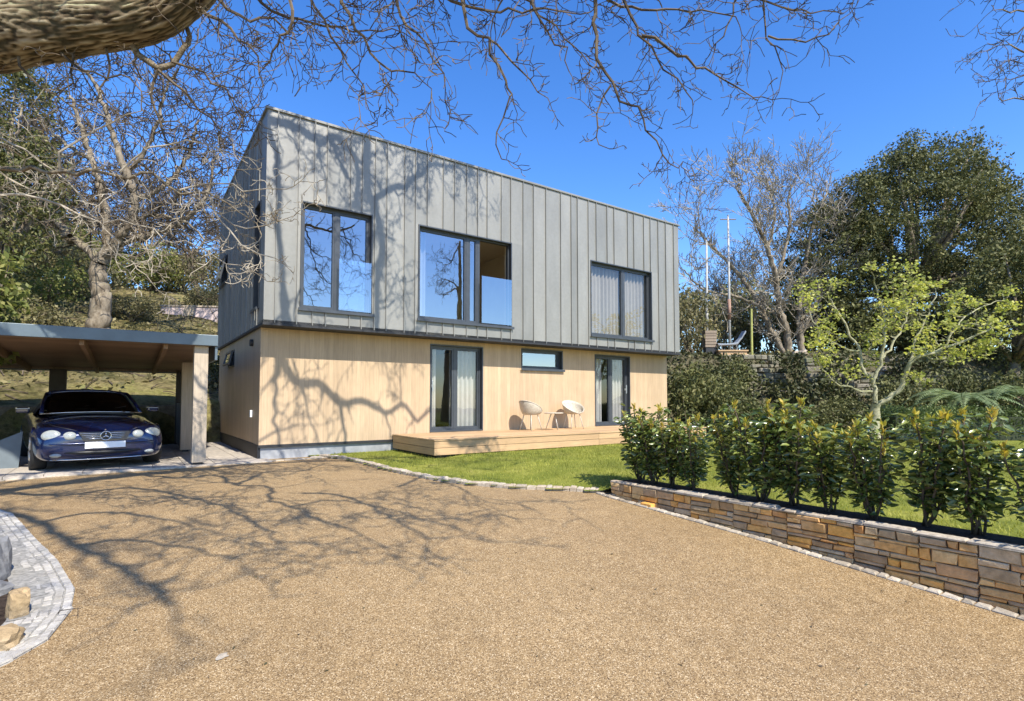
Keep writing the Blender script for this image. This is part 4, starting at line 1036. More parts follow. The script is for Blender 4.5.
# visible hanging branches (in depth order), then those that stand above the frame
def vis(pts, Y, r0, r1, lev=1, ln=.5, **k):
    traced(TO, [at(x, y, Y + .02 * i) for i, (x, y) in enumerate(pts)], r0, r1, lev, ln, rnd=ro, minr=.0042, **k)
    if pts[0][1] <= -30: START.append((at(*pts[0], Y), r0))
START = []
vis([(455, -70), (458, -20), (460, 0), (467, 25), (490, 40), (497, 67), (508, 90), (512, 103), (497, 130), (500, 155)], 5.6, .026, .006, 1, .36, step=.2)
vis([(490, 40), (512, 58), (530, 81), (548, 97)], 5.7, .014, .005, 1, .3, step=.18)
vis([(588, -60), (593, 0), (595, 45), (611, 81), (620, 101), (638, 110), (647, 130), (660, 153), (678, 171)], 5.8, .028, .006, 2, .42, step=.22)
vis([(611, 85), (598, 112), (598, 139), (611, 148)], 5.85, .012, .005, 1, .25, step=.16)
vis([(608, -50), (625, 0), (642, 36), (665, 67), (692, 99)], 6.0, .024, .006, 1, .45, step=.2)
vis([(642, 36), (678, 54), (714, 76), (741, 90), (760, 101)], 6.0, .02, .006, 2, .4, step=.2)
vis([(745, -40), (737, 0), (728, 27), (714, 45), (712, 58)], 6.2, .016, .005, 1, .4, step=.2)
vis([(750, -50), (762, 0), (768, 36), (782, 58), (780, 85)], 6.3, .018, .005, 1, .45, step=.2)
vis([(768, 36), (804, 45), (827, 36), (849, 11)], 6.3, .013, .005, 1, .4, step=.18)
vis([(700, -60), (735, -15), (790, 8), (840, 12)], 6.4, .02, .006, 2, .4, step=.2)
vis([(520, -50), (530, 0), (544, 31), (566, 49), (568, 72)], 5.9, .02, .006, 1, .4, step=.2)
vis([(282, -50), (290, 0), (294, 26), (283, 38), (270, 50), (265, 67)], 5.0, .022, .007, 2, .34, step=.18)
vis([(330, -40), (345, 5), (362, 40), (380, 62), (402, 72), (422, 80)], 5.2, .022, .006, 2, .42, step=.18)
vis([(385, -40), (400, 10), (415, 32), (436, 58), (446, 88)], 5.5, .02, .006, 2, .4, step=.18)
vis([(300, -30), (322, 20), (336, 48), (355, 72), (365, 100)], 5.1, .018, .005, 2, .4, step=.18)
vis([(245, -40), (262, 5), (300, 22), (340, 28), (390, 30)], 5.3, .02, .006, 2, .42, step=.2)
vis([(430, -40), (452, 2), (500, 12), (545, 8), (590, 16)], 5.9, .022, .006, 2, .42, step=.2)
vis([(560, -40), (610, 0), (655, 12), (700, 10), (740, 20)], 6.1, .022, .006, 2, .45, step=.22)
vis([(480, -40), (520, -5), (556, 30), (590, 60), (600, 78)], 6.0, .018, .005, 2, .4, step=.22)
# knot of branches under the limb
vis([(124, 20), (128, 30), (134, 41), (145, 58), (158, 70), (172, 62), (183, 48), (186, 35), (176, 10)], 6.02, .042, .026, 1, .4, step=.2)
vis([(158, 70), (175, 84), (192, 98), (210, 118), (222, 140)], 6.02, .018, .007, 2, .42, step=.15)
vis([(158, 70), (150, 95), (160, 120), (170, 150), (185, 172)], 6.02, .018, .007, 2, .42, step=.15)
vis([(172, 62), (200, 72), (225, 92), (240, 118)], 6.02, .016, .007, 2, .42, step=.15)
vis([(56, 34), (66, 50), (75, 62), (68, 80), (60, 95)], 6.02, .02, .007, 1, .4, step=.2)
vis([(14, 40), (22, 58), (30, 78), (52, 96), (80, 112)], 6.02, .02, .007, 2, .42, step=.2)
vis([(94, 30), (102, 48), (112, 66), (100, 90), (118, 112)], 6.02, .018, .007, 2, .42, step=.18)
vis([(190, -10), (205, 15), (232, 30), (256, 58), (262, 84)], 6.02, .024, .007, 2, .42, step=.18)
vis([(205, -30), (226, 8), (250, 18), (275, 20), (300, 40)], 6.02, .026, .007, 2, .42, step=.18)
vis([(50, 34), (66, 58), (95, 75), (130, 80), (140, 105)], 6.02, .018, .006, 2, .4, step=.16)
# low pale branches reaching in from the left
TP = [TO[0], MB()]
def visp(pts, Y, r0, r1, lev=1, ln=.5, **k): traced(TP, [at(x, y, Y) for i, (x, y) in enumerate(pts)], r0, r1, lev, ln, rnd=ro, minr=.003, **k)
visp([(-260, 190), (-120, 178), (0, 170), (59, 173), (108, 170), (152, 176), (182, 190), (211, 196), (240, 212), (262, 232)], 4.6, .032, .005, 2, .36, step=.17)
visp([(-150, 175), (0, 193), (41, 200), (87, 215), (117, 218), (152, 231), (176, 245), (205, 252), (240, 268)], 4.7, .018, .004, 2, .3, step=.16)
visp([(180, 190), (215, 182), (245, 190), (285, 188)], 4.6, .009, .004, 2, .22, step=.12)
visp([(211, 196), (222, 222), (245, 243), (275, 258)], 4.6, .009, .004, 2, .22, step=.12)
visp([(190, 192), (230, 222), (262, 225), (296, 215)], 4.65, .008, .004, 2, .2, step=.12)
visp([(-60, 120), (0, 140), (40, 160), (80, 196), (120, 250), (140, 270)], 4.8, .012, .004, 2, .3, step=.18)
visp([(60, 172), (80, 140), (110, 120), (140, 112)], 4.7, .012, .004, 2, .3, step=.15)
visp([(120, 172), (150, 150), (185, 140), (220, 150)], 4.6, .01, .004, 2, .28, step=.15)
CARR = [hub, Vector((-.6, 4.3, 7.2)), Vector((.3, 4.9, 7.0)), Vector((1.2, 5.3, 6.8)), Vector((2.4, 5.7, 6.7)), Vector((3.4, 6.1, 7.1))]
traced(TO, CARR, .075, .03, 1, .5, .5, rnd=ro, minr=.006)
for st_, r_ in START:
    c_ = min(CARR, key=lambda q_: (q_ - st_).length); traced(TO, [c_, c_.lerp(st_, .5) + Vector((ro.gauss(0, .06), ro.gauss(0, .06), .05)), st_], r_ * 1.25, r_, 1, .4, .4, rnd=ro, minr=.005)
# the upper limbs: they stand above the frame and throw the shadows seen on the front and the drive
def up(pts, r0, r1, lev=2, ln=.9, **k): traced(TO, pts, r0, r1, lev, ln, rnd=ro, minr=.007, **k)
N0 = Vector((-.9, 4.4, 8.6)); up([Vector((-9.3, 6.05, 2.9)), Vector((-8.6, 5.2, 5.2)), Vector((-6.4, 4.2, 7.0)), Vector((-3.4, 3.6, 7.5)), hub], .18, .08, 1, .6, step=.9); KF = 9.0; KU = 5.6; KL = 8.8; up([full[-1], full[-1].lerp(casters([(262, 120)], KU)[0], .5) + Vector((-.1, 0, .1)), casters([(262, 120)], KU)[0]], .16, .09, 1, .6, step=.6)
s1 = casters([(258, 114), (265, 118), (288, 124), (308, 136), (320, 143), (329, 137), (338, 139), (349, 150), (357, 168), (355, 206)], KU)
s2 = casters([(378, 330), (377, 282), (382, 244), (376, 212), (367, 185), (367, 133), (370, 100)], 8.4)
s3 = casters([(373, 200), (387, 193), (405, 185), (417, 178), (431, 165), (455, 168), (475, 177)], KU)
s3b = casters([(417, 178), (418, 150), (426, 128)], KU); s4 = casters([(329, 137), (338, 156), (347, 177)], KU)
s7 = casters([(279, 205), (279, 238), (283, 282), (284, 325), (285, 345)], 8.6)
l1 = casters([(276, 325), (280, 350), (285, 368), (300, 385), (318, 383), (340, 403), (362, 400), (385, 412), (402, 405), (418, 420), (430, 412), (452, 425)], KL, V0)
l2 = casters([(340, 403), (346, 440), (348, 462)], KL, V0); l3 = casters([(277, 365), (275, 420), (284, 462)], KL, V0); l4 = casters([(300, 385), (312, 425), (322, 455)], KL, V0); l5 = casters([(385, 412), (392, 440)], KL, V0); l6 = casters([(402, 405), (400, 365), (412, 350)], KL, V0)
up(l1, .078, .025, 1, .5, step=.35, twist=.012); up(l2, .04, .02, 1, .5, step=.4); up(l3, .04, .02, 1, .5, step=.35); up(l4, .022, .012, 1, .4, step=.3); up(l5, .024, .012, 1, .3, step=.4); up(l6, .02, .012, 2, .4, step=.2)
up([l1[0], s7[-1], *reversed(s7[:-1])], .065, .05, 1, .5, step=.6, twist=.01); up([s7[0], s1[0] + Vector((.4, 0, -.4)), s1[1]], .05, .05, 1, .5, step=.5)
up(s1[1:], .065, .045, 3, .7, step=.3); up(s4, .04, .018, 2, .5, step=.2)
up([s1[0], s1[0].lerp(s2[-1], .5) + Vector((0, 0, .9)), s2[-1] + Vector((0, 0, .5)), s2[-1]], .12, .10, 1, .5, step=.6); up([s2[3], s3[0]], .07, .06, 0, .2, step=9); up(list(reversed(s2)), .10, .05, 2, .6, step=.3, twist=.012)
up(s3, .06, .02, 3, .6, step=.25); up(s3b, .035, .018, 3, .5, step=.2)
for px_ in ((440, 150), (462, 160), (350, 120), (310, 118), (400, 140), (395, 240), (300, 290), (470, 175), (425, 190), (390, 165), (340, 165), (300, 150), (405, 280), (395, 300)):
    c = casters([px_], KU)[0]; grow(TO, c, (ro.gauss(0, 1), ro.gauss(0, .4), ro.gauss(0, 1)), .8, .02, 3, .35, 0, None, 4, (2, 3), .65, (25, 65), None, .007, ro)
# over the drive
KG = 8.6
G = [([(-30, 480), (60, 474), (110, 472), (180, 478), (212, 475), (240, 485), (271, 487), (268, 499), (291, 506), (315, 518), (350, 530)], .055, .018),
     ([(240, 484), (268, 472), (302, 471), (326, 463)], .035, .015), ([(302, 493), (332, 494), (362, 503), (385, 515), (430, 540)], .032, .012),
     ([(397, 487), (423, 478), (452, 484), (480, 500)], .03, .012),
     ([(-40, 490), (60, 495), (130, 488), (200, 500), (250, 520), (280, 545)], .045, .015), ([(75, 545), (130, 540), (190, 548), (240, 560)], .03, .012),
     ([(40, 522), (100, 512), (160, 518), (220, 535)], .03, .012), ([(180, 478), (230, 462), (290, 455)], .03, .015), ([(291, 506), (340, 500), (400, 512), (460, 530)], .02, .01)]
c = casters([(-60, 500), (0, 512), (40, 522), (75, 545), (110, 560), (150, 585), (174, 604)], 13.5, gnd=True); up([hub, hub.lerp(c[0], .5) + Vector((0, 0, .4)), c[0]], .09, .075, 1, .6, step=.8); up(c, .08, .035, 2, .8, step=.4)
for pts, r0, r1 in G:
    c = casters(pts, KG, gnd=True)
    up(c, r0, r1, 2, .75, step=.33)
c = casters([(-60, 500)], KG, gnd=True)[0]; up([hub, hub.lerp(c, .5) + Vector((0, 0, .2)), c], .11, .10, 1, .6, step=.6)
c = casters([(-30, 480)], KG, gnd=True)[0]; up([hub, hub.lerp(c, .5) + Vector((0, 0, .3)), c], .08, .06, 1, .6, step=.5)
build_rel(TO[0], 'branch', M['oak_bark2'], oak); build_rel(TO[1], 'twigs', M['twig'], oak, False); build_rel(TP[1], 'low_twigs', M['twig_pale'], oak, False)
# small dead twig lying by the edging
TT = [MB(), MB()]; traced(TT, [onground(58, 618) + Vector((0, 0, .03)), onground(70, 620) + Vector((0, 0, .045)), onground(90, 616) + Vector((0, 0, .02))], .004, .002, 0, .12, step=.06, rnd=ro, minr=.0012)
tag(TT[1].build('fallen_twig', M['twig_dark']), 'thin dark twig lying by the granite edging', 'twig')

# ------------------------------------------------------------------ trees behind
def ground(x, y): return hill(x, y)
def bare_tree(loc, H, seed, label, lev=5, r0=.22, mat='grey_bark', tw='twig', trunk_h=.28, lean=(0, 0), multi=1, g=.25, upb=.06, kids=(2, 4), group='bare trees', minr=.012, ratio=.66):
    r_ = random.Random(seed); t = empty('bare_tree', loc); tag(t, label, 'tree', group); T = [MB(), MB()]
    for k in range(multi):
        a = r_.uniform(0, 6.28); d = Vector((lean[0] + (math.cos(a) * .3 if multi > 1 else 0), lean[1] + (math.sin(a) * .3 if multi > 1 else 0), 1)).normalized()
        p0 = Vector((math.cos(a) * .15 * (multi > 1), math.sin(a) * .15 * (multi > 1), -.3)); pts = [p0]; n = 6
        for i in range(n): d = (d + Vector((r_.gauss(0, .07), r_.gauss(0, .07), 0))).normalized(); pts.append(pts[-1] + d * (H * trunk_h + .3) / n)
        T[0].tube(pts, [r0 * (1.35 if i == 0 else 1 - .3 * i / n) for i in range(n + 1)], 12)
        for c in range(r_.randint(3, 4)):
            aa = r_.uniform(0, 6.28); ax = Vector((math.cos(aa), math.sin(aa), 0)); e = R(r_.uniform(15, 50)); nd = d * math.cos(e) + ax * math.sin(e)
            grow(T, pts[-1 - (c % 2)], nd, H * .3 * r_.uniform(.8, 1.15), r0 * r_.uniform(.42, .6), lev, g, upb, None, 5, kids, ratio, (20, 60), None, minr, r_)
    T[0].build('trunk', M[mat], t, smooth=True); T[1].build('crown', M[tw], t); return t
# main bare tree on the bank behind the carport, limbs as seen
rt = random.Random(77); lt = empty('bare_tree', at(98, 328, 20)); tag(lt, 'spreading bare oak with pale trunk on the bank behind the carport', 'tree')
T = [MB(), MB()]; YB = 20
def tr(pts, r0, r1, lev=3, ln=2.0, step=.9, Yo=0, **k): traced(T, [at(x, y, YB + Yo * i) for i, (x, y) in enumerate(pts)], r0, r1, lev, ln, step, rnd=rt, minr=.012, twist=.03, g=.3, up=.05, kids=(2, 4), **k)
tr([(97, 334), (99, 315), (101, 298), (99, 280), (100, 262)], .40, .26, 0, .3, 9)
tr([(100, 264), (88, 250), (70, 236), (58, 222), (48, 205), (40, 185), (32, 160), (18, 130)], .17, .05, Yo=.2)
tr([(100, 264), (107, 240), (106, 215), (100, 190), (92, 160), (80, 125), (70, 95)], .18, .05, Yo=-.15)
tr([(102, 262), (118, 240), (130, 222), (135, 200), (128, 175), (118, 150), (108, 120), (100, 95), (85, 70)], .20, .05, Yo=-.1)
tr([(135, 200), (150, 195), (165, 185), (178, 172), (190, 150), (198, 120)], .10, .04, Yo=.2)
tr([(118, 244), (150, 235), (175, 225), (195, 210), (208, 190), (214, 160)], .12, .04, Yo=.1)
tr([(128, 175), (145, 150), (160, 120), (165, 90), (178, 70)], .09, .035, Yo=-.2)
tr([(70, 236), (50, 235), (25, 228), (0, 215), (-25, 195)], .10, .04, Yo=.1)
tr([(92, 160), (60, 140), (35, 110), (20, 85)], .08, .03, Yo=.3); tr([(130, 222), (155, 215), (185, 222), (205, 240)], .07, .03, Yo=-.2)
build_rel(T[0], 'trunk', M['grey_bark'], lt); build_rel(T[1], 'crown', M['twig'], lt, False)
def gpt(px, Y): x = (px - 512) / F * Y; return Vector((x, Y, ground(x, Y) - .05))
bt1 = bare_tree(gpt(30, 27), 11, 5, 'tall grey bare tree left of the pale oak up the wooded bank', 5, .2, minr=.014)
bt2 = bare_tree(gpt(150, 30), 9.5, 9, 'slim bare tree behind the pale oak up the wooded bank', 5, .15, minr=.014)
TREES = [(-40, 24, bt1, .95, 'bare tree at the far left edge above the carport roof'), (195, 33, bt1, .8, 'bare tree on the skyline close to the shaded house end'), (75, 36, bt2, 1.15, 'far bare tree on the skyline above the carport roof'), (112, 40, bt1, 1.0, 'farthest bare tree on the left skyline, right of the pale trunk'), (-5, 34, bt2, 1.2, 'thin bare tree behind the left edge evergreen'), (220, 38, bt2, .95, 'thin bare tree half hidden by the shaded house end')]
for i, (px_, Y, src, s_, lab) in enumerate(TREES): copy_thing(src, gpt(px_, Y), rng.uniform(0, 6), s_, lab)
# right hand bare tree with several stems, as seen
rt = random.Random(5); rtree = empty('bare_tree', at(789, 357, 25)); tag(rtree, 'tall bare tree with slanting stems on the terrace right of the house', 'tree')
T = [MB(), MB()]; YB = 25
def tr(pts, r0, r1, lev=3, ln=2.0, step=.9, Yo=0): traced(T, [at(x, y, YB + Yo * i) for i, (x, y) in enumerate(pts)], r0, r1, lev, ln, step * .75, rnd=rt, minr=.012, twist=.02, g=.15, up=.10, kids=(3, 4), ang=(20, 55))
tr([(789, 360), (772, 332), (760, 306), (746, 284), (728, 262), (706, 240), (694, 228)], .15, .05, 3, 1.5, .8, .1)
tr([(790, 360), (786, 330), (780, 310), (776, 280), (768, 250), (758, 225), (747, 205), (738, 190)], .19, .05, 3, 1.5, .8, -.1)
tr([(776, 280), (785, 250), (790, 220), (788, 200), (792, 185)], .10, .04, 3, 1.5, .8, .1)
tr([(802, 358), (800, 320), (801, 290), (806, 260), (812, 230), (820, 210), (826, 195)], .16, .05, 3, 1.5, .8, .15)
tr([(768, 250), (775, 215), (771, 195), (766, 178)], .08, .03, 3, 1.3, .7, .2); tr([(760, 306), (735, 296), (705, 290), (684, 270)], .07, .03, 3, 1.3, .7, -.2)
tr([(800, 320), (820, 300), (838, 275), (850, 240)], .08, .03, 3, 1.3, .7, .1)
build_rel(T[0], 'trunk', M['grey_bark'], rtree); build_rel(T[1], 'crown', M['twig_pale'], rtree, False)
copy_thing(bt2, gpt(735, 38), 2.0, .85, 'far thin bare tree behind the two pale poles'); copy_thing(bt1, gpt(820, 36), 1.0, .75, 'far bare tree left of the big evergreen')
# bare branches entering at the top right
ro2 = random.Random(3); tree_r = empty('bare_tree', (10.5, 6.5, 0)); tag(tree_r, 'bare tree outside the right edge, only its twig tips in view at top right', 'tree')
T = [MB(), MB()]
def tr2(pts, r0, r1): traced(T, [at(x, y, 7.5) for x, y in pts], r0, r1, 2, .4, .2, rnd=ro2, minr=.004)
T[0].tube([(10.5, 6.5, -.3), (10.6, 6.6, 2), (10.3, 6.8, 4)], [.22, .18, .15], 10)
T[0].tube([(10.3, 6.8, 4), (9.6, 7.2, 5.4), at(1120, 60, 7.5)], [.14, .1, .07], 8); T[0].tube([(10.3, 6.8, 4), (10.0, 7, 6.5), at(1130, -80, 7.5)], [.12, .08, .05], 8)
tr2([(1120, 60), (1070, 50), (1030, 52), (998, 46)], .04, .006); tr2([(1120, 60), (1075, 82), (1035, 98), (997, 98)], .035, .006); tr2([(1130, -80), (1080, -10), (1040, 12), (996, 12)], .04, .006); tr2([(1070, 50), (1040, 72), (1014, 78)], .02, .005); tr2([(1080, -10), (1040, -8), (1006, 2)], .02, .005); tr2([(1040, 12), (1020, 32), (1004, 34)], .015, .005)
build_rel(T[0], 'trunk', M['grey_bark'], tree_r); build_rel(T[1], 'crown', M['twig'], tree_r, False)

# evergreen trees
def ellipsoid_clumps(r_, parts, n, rad):
    C_ = []; Rr = []
    w_ = np.array([p_[3] * p_[4] * p_[5] for p_ in parts]); w_ = w_ / w_.sum()
    for i in range(n):
        p_ = parts[r_.choice(len(parts), p=w_)]; d = r_.normal(size=3); d /= np.linalg.norm(d); q_ = r_.uniform(.35, 1) ** .55
        C_.append((p_[0] + d[0] * p_[3] * q_, p_[1] + d[1] * p_[4] * q_, p_[2] + d[2] * p_[5] * q_)); Rr.append(rad * r_.uniform(.6, 1.25))
    return C_, Rr
def leafy_tree(name, loc, parts, nclump, rad, per, leaf, mat, label, cat='tree', trunk_r=.2, seed=1, group=None, limbs=14, bark_='grey_bark', trunkp=None):
    r_ = np.random.default_rng(seed); rr = random.Random(seed); t = empty(name, loc); tag(t, label, cat, group)
    C_, Rr = ellipsoid_clumps(r_, parts, nclump, rad); v, f = simple_leaves(clumps(C_, Rr, per), leaf, leaf * .5, droop=.3)
    np_mesh('crown', v, f, M[mat], t); T = MB(); pm = parts[0]
    top = Vector((pm[0], pm[1], pm[2])); fork = Vector((top.x * .4, top.y * .4, max(.3, top.z - pm[5] * .9)))
    if trunk_r > .06: T.tube([(0, 0, -.3), fork * .5 + Vector((rr.gauss(0, .1), 0, 0)), fork], [trunk_r * 1.3, trunk_r, trunk_r * .85], 10)
    for i in range(limbs):
        c = Vector(C_[rr.randrange(len(C_))]); m_ = fork.lerp(c, .5) + Vector((rr.gauss(0, .3), rr.gauss(0, .3), .2)) * (pm[3] * .2); T.tube([fork if trunk_r > .06 else Vector((rr.gauss(0, .1), rr.gauss(0, .1), 0)), m_, c], [trunk_r * .55, trunk_r * .35, trunk_r * .12], 6)
    T.build('trunk', M[bark_], t, smooth=True); return t
p = gpt(905, 26)
leafy_tree('evergreen_tree', p, [(1.0, 0, 6.6, 4.6, 3.6, 3.9), (-3.0, .3, 5.0, 2.7, 2.6, 2.7), (4.6, 0, 5.8, 3.0, 2.8, 3.0), (1.6, 0, 9.4, 2.6, 2.2, 1.9), (6.6, 0, 4.0, 2.6, 2.2, 2.6), (-1.6, 0, 7.4, 2.4, 2, 1.9), (-4.0, .5, 3.2, 2.0, 2, 2.2)], 1080, .58, 125, .13, 'leaf_dark', 'huge dark evergreen oak rising behind the yellow green tree', trunk_r=.32, seed=4, limbs=34)
p = gpt(1010, 21)
leafy_tree('evergreen_tree', p, [(.5, 0, 3.2, 2.6, 2.2, 2.4), (2, 0, 5.0, 2.2, 2, 2.0)], 190, .5, 110, .13, 'leaf_dark', 'dark evergreen at the right edge behind the tree fern', trunk_r=.2, seed=14)
p = gpt(-8, 17)
ivy_tree = leafy_tree('evergreen_tree', p, [(0, 0, 4.4, 1.7, 1.6, 3.0), (.3, 0, 7.0, 1.3, 1.2, 2.2)], 170, .5, 90, .12, 'leaf_fresh_dark', 'green ivy clad tree at the far left edge behind the carport', trunk_r=.2, seed=24)
p = at(-12, 320, 9.6)
leafy_tree('evergreen_shrub', Vector((p.x, p.y, ground(p.x, p.y))), [(-.1, 0, 2.9, .55, .5, 1.1)], 60, .25, 45, .13, 'leaf_fresh', 'bright yellow green shrub at the left edge above the carport roof', 'shrub', .05, 34, limbs=8)
for i, (x, y, sc_, lab) in enumerate([(-16.5, 11.0, 1.0, 'green ivy clad tree outside the left edge, nearest the carport'), (-15.0, 3.5, 1.15, 'green ivy clad tree outside the left edge, level with the camera')]):
    copy_thing(ivy_tree, Vector((x, y, ground(x, y))), 1.3 * i, sc_ * 1.3, lab)  # two trees added out of view to dim the sky light on the left end
# bushes: three kinds, then copies
def bush(seed, mat, leaf, label, n=70, per=70, w_=1.0, h=1.0, rad=.26, name='bush'):
    o_ = leafy_tree(name, (0, 0, 0), [(0, 0, .55 * h, .8 * w_, .75 * w_, .5 * h), (.3, 0, .8 * h, .5 * w_, .5 * w_, .35 * h), (-.4, .1, .5 * h, .5 * w_, .5 * w_, .4 * h)], n, rad, per, leaf, mat, label, 'shrub', .03, seed, 'bushes', limbs=12)
    return o_
bA = bush(201, 'leaf_dark', .075, 'a'); bB = bush(202, 'leaf_olive', .07, 'b', 60, 60); bC = bush(203, 'leaf_fresh', .08, 'c', 50, 50); bD = bush(204, 'leaf_brown', .06, 'd', 55, 50)
def put(src, px_, Y, sc, label, first=[set()]):
    p_ = gpt(px_, Y)
    if src.name not in first[0]:
        first[0].add(src.name); src.location = p_; src.scale = sc; src.rotation_euler = (0, 0, rng.uniform(0, 6)); src['label'] = label; return src
    return copy_thing(src, p_, rng.uniform(0, 6), sc, label)
def at_z(o_, z): o_.location.z = z
put(bA, 692, 18.2, (1.7, 1.7, 1.95), 'dark rhododendron bush close against the right house corner')
put(bA, 722, 18.6, (1.6, 1.6, 1.7), 'dark bush second from the right house corner')
put(bA, 716, 20.5, (1.8, 1.8, 1.65), 'rounded dark bush behind the dark ones right of the house')
put(bB, 690, 24, (2.0, 2.0, 2.9), 'tall olive bush peeping past the right house corner')
put(bA, 752, 19.0, (1.4, 1.2, 1.0), 'low dark bush at the foot of the bank under the yellow post')
put(bA, 800, 19.2, (1.5, 1.2, .8), 'low spreading dark bush at the foot of the bank, left of the yellow green tree')
put(bA, 838, 19.6, (1.4, 1.4, 1.1), 'dark bush at the foot of the bank just left of the yellow green tree')
put(bA, 905, 19.5, (1.6, 1.4, 1.7), 'dark bush behind the trunk of the yellow green tree')
put(bA, 950, 19.5, (1.7, 1.5, 1.9), 'dark bush left of the tree fern'); put(bA, 1010, 18.5, (1.7, 1.5, 1.8), 'dark bush behind the tree fern')
for i, (src, px_, Y, sc, lab) in enumerate([(bB, 725, 30, (2.6, 2, 3.4), 'olive bush behind the wooden box on the terrace'), (bC, 752, 33, (2.8, 2, 4), 'green bush behind the sun lounger'), (bB, 775, 29, (2.2, 2, 2.6), 'olive bush behind the yellow post'), (bC, 812, 30, (2.6, 2, 3.4), 'green bush between the stems of the bare tree'), (bB, 840, 28, (2.2, 2, 2.7), 'olive bush left behind the yellow green tree'), (bC, 865, 27, (2, 2, 2.2), 'green bush right behind the yellow green tree'), (bB, 700, 34, (2.8, 2, 3.6), 'olive bush far behind the right house corner'), (bA, 885, 24.5, (2.2, 2, 2.2), 'dark bush under the big evergreen, left side'), (bA, 935, 25, (2.4, 2, 2.4), 'dark bush under the big evergreen, middle'), (bA, 985, 24, (2.4, 2, 2.6), 'dark bush under the big evergreen, right side'), (bB, 1060, 26, (3, 3, 3), 'olive bush beyond the right edge of the bank')]):
    put(src, px_, Y, sc, lab)
LB = [(bB, 15, 17, (1.6, 1.4, 1.5), 'olive bush on the bank at the left edge'), (bC, 40, 21, (1.8, 1.5, 1.8), 'green bush left of the pale oak trunk'), (bB, 65, 24, (2.2, 1.8, 2.2), 'olive bush behind the pale oak trunk, left side'), (bA, 25, 26, (2.4, 2, 2.8), 'dark bush high on the bank at the left'), (bB, 128, 22, (1.3, 1.2, .9), 'low olive bush right of the pale oak trunk'), (bC, 150, 28, (2.2, 2, 2.0), 'green bush above the low pale wall'), (bB, 180, 29, (2.2, 2, 2.0), 'olive bush above the right end of the low pale wall'), (bB, 207, 26, (1.6, 1.4, 1.2), 'olive bush beside the shaded house end'), (bC, 85, 31, (2.6, 2, 2.6), 'green bush on the skyline above the pale oak trunk'), (bB, 120, 33, (2.8, 2, 2.4), 'olive bush on the skyline right of the pale oak'), (bB, 215, 34, (2.8, 2, 2.6), 'olive bush on the skyline beside the house'), (bA, 50, 34, (3, 2, 4), 'dark bush on the skyline at the left'), (bD, 170, 36, (3, 2, 3), 'brownish bush on the skyline above the low pale wall'), (bD, 5, 32, (3, 2, 4.4), 'brownish bush on the skyline at the left edge'), (bA, 216, 16.0, (.9, .9, .8), 'dark bush in the gap between carport and house')]
for src, px_, Y, sc, lab in LB: put(src, px_, Y, sc, lab)
bo = grid('bank', M['bank_earth'], frange(5.2, 32, .3), frange(19.0, 23.4, .3), lambda x, y: hill(x, y) + .05 + .16 * noise.noise(Vector((x * 1.4, y * 1.4, 2))) * sstep((y - 19.3) / 1))  # dark sheet over the hillside, its colour standing in for tree shade
def rubble(name, p0, p1, z0, z1, label, seed):
    r_ = random.Random(seed); d = p1 - p0; L_ = d.length; d.normalize(); nn = Vector((d.y, -d.x, 0)); mb = MB(); z = z0
    while z < z1 - .05:
        h = r_.uniform(.14, .3); x = 0
        while x < L_:
            l = r_.uniform(.2, .6); off = r_.uniform(-.08, .08) - (z - z0) * .18; k = len(mb.v); e = .04
            if z + h > z1 - .3 and r_.random() < .3: x += l; continue
            j = lambda: r_.uniform(-.03, .03)
            pr = [(x + .01, z + .01 + j()), (x + l - .01, z + .01 + j()), (x + l - .01 + j(), z + h), (x + .01 + j(), z + h)]
            for q_ in (-.45, off - .03 + .1):
                for a_, zz in pr: mb.v.append(tuple(p0 + d * a_ + nn * q_ + Vector((0, 0, zz))))
            for a_, zz in pr: mb.v.append(tuple(p0 + d * (a_ + math.copysign(e, x + l / 2 - a_)) + nn * (off + .12) + Vector((0, 0, zz + math.copysign(e * .7, z + h / 2 - zz)))))
            for q_ in (0, 4):
                for i in range(4): mb.f.append((k + q_ + i, k + q_ + (i + 1) % 4, k + q_ + 4 + (i + 1) % 4, k + q_ + 4 + i))
            mb.f.append((k + 8, k + 9, k + 10, k + 11)); x += l
        z += h
    return tag(mb.build(name, M['dark_rock']), label, 'wall')
rubble('retaining_wall', Vector((8.3, 20.9, 0)), Vector((10.6, 21.1, 0)), .6, 2.75, 'old mossy rubble retaining wall in the bank, left of the dark gap', 3)
rubble('retaining_wall', Vector((11.6, 21.2, 0)), Vector((16.5, 20.7, 0)), .6, 2.6, 'longer mossy rubble retaining wall in the bank behind the yellow green tree', 6)
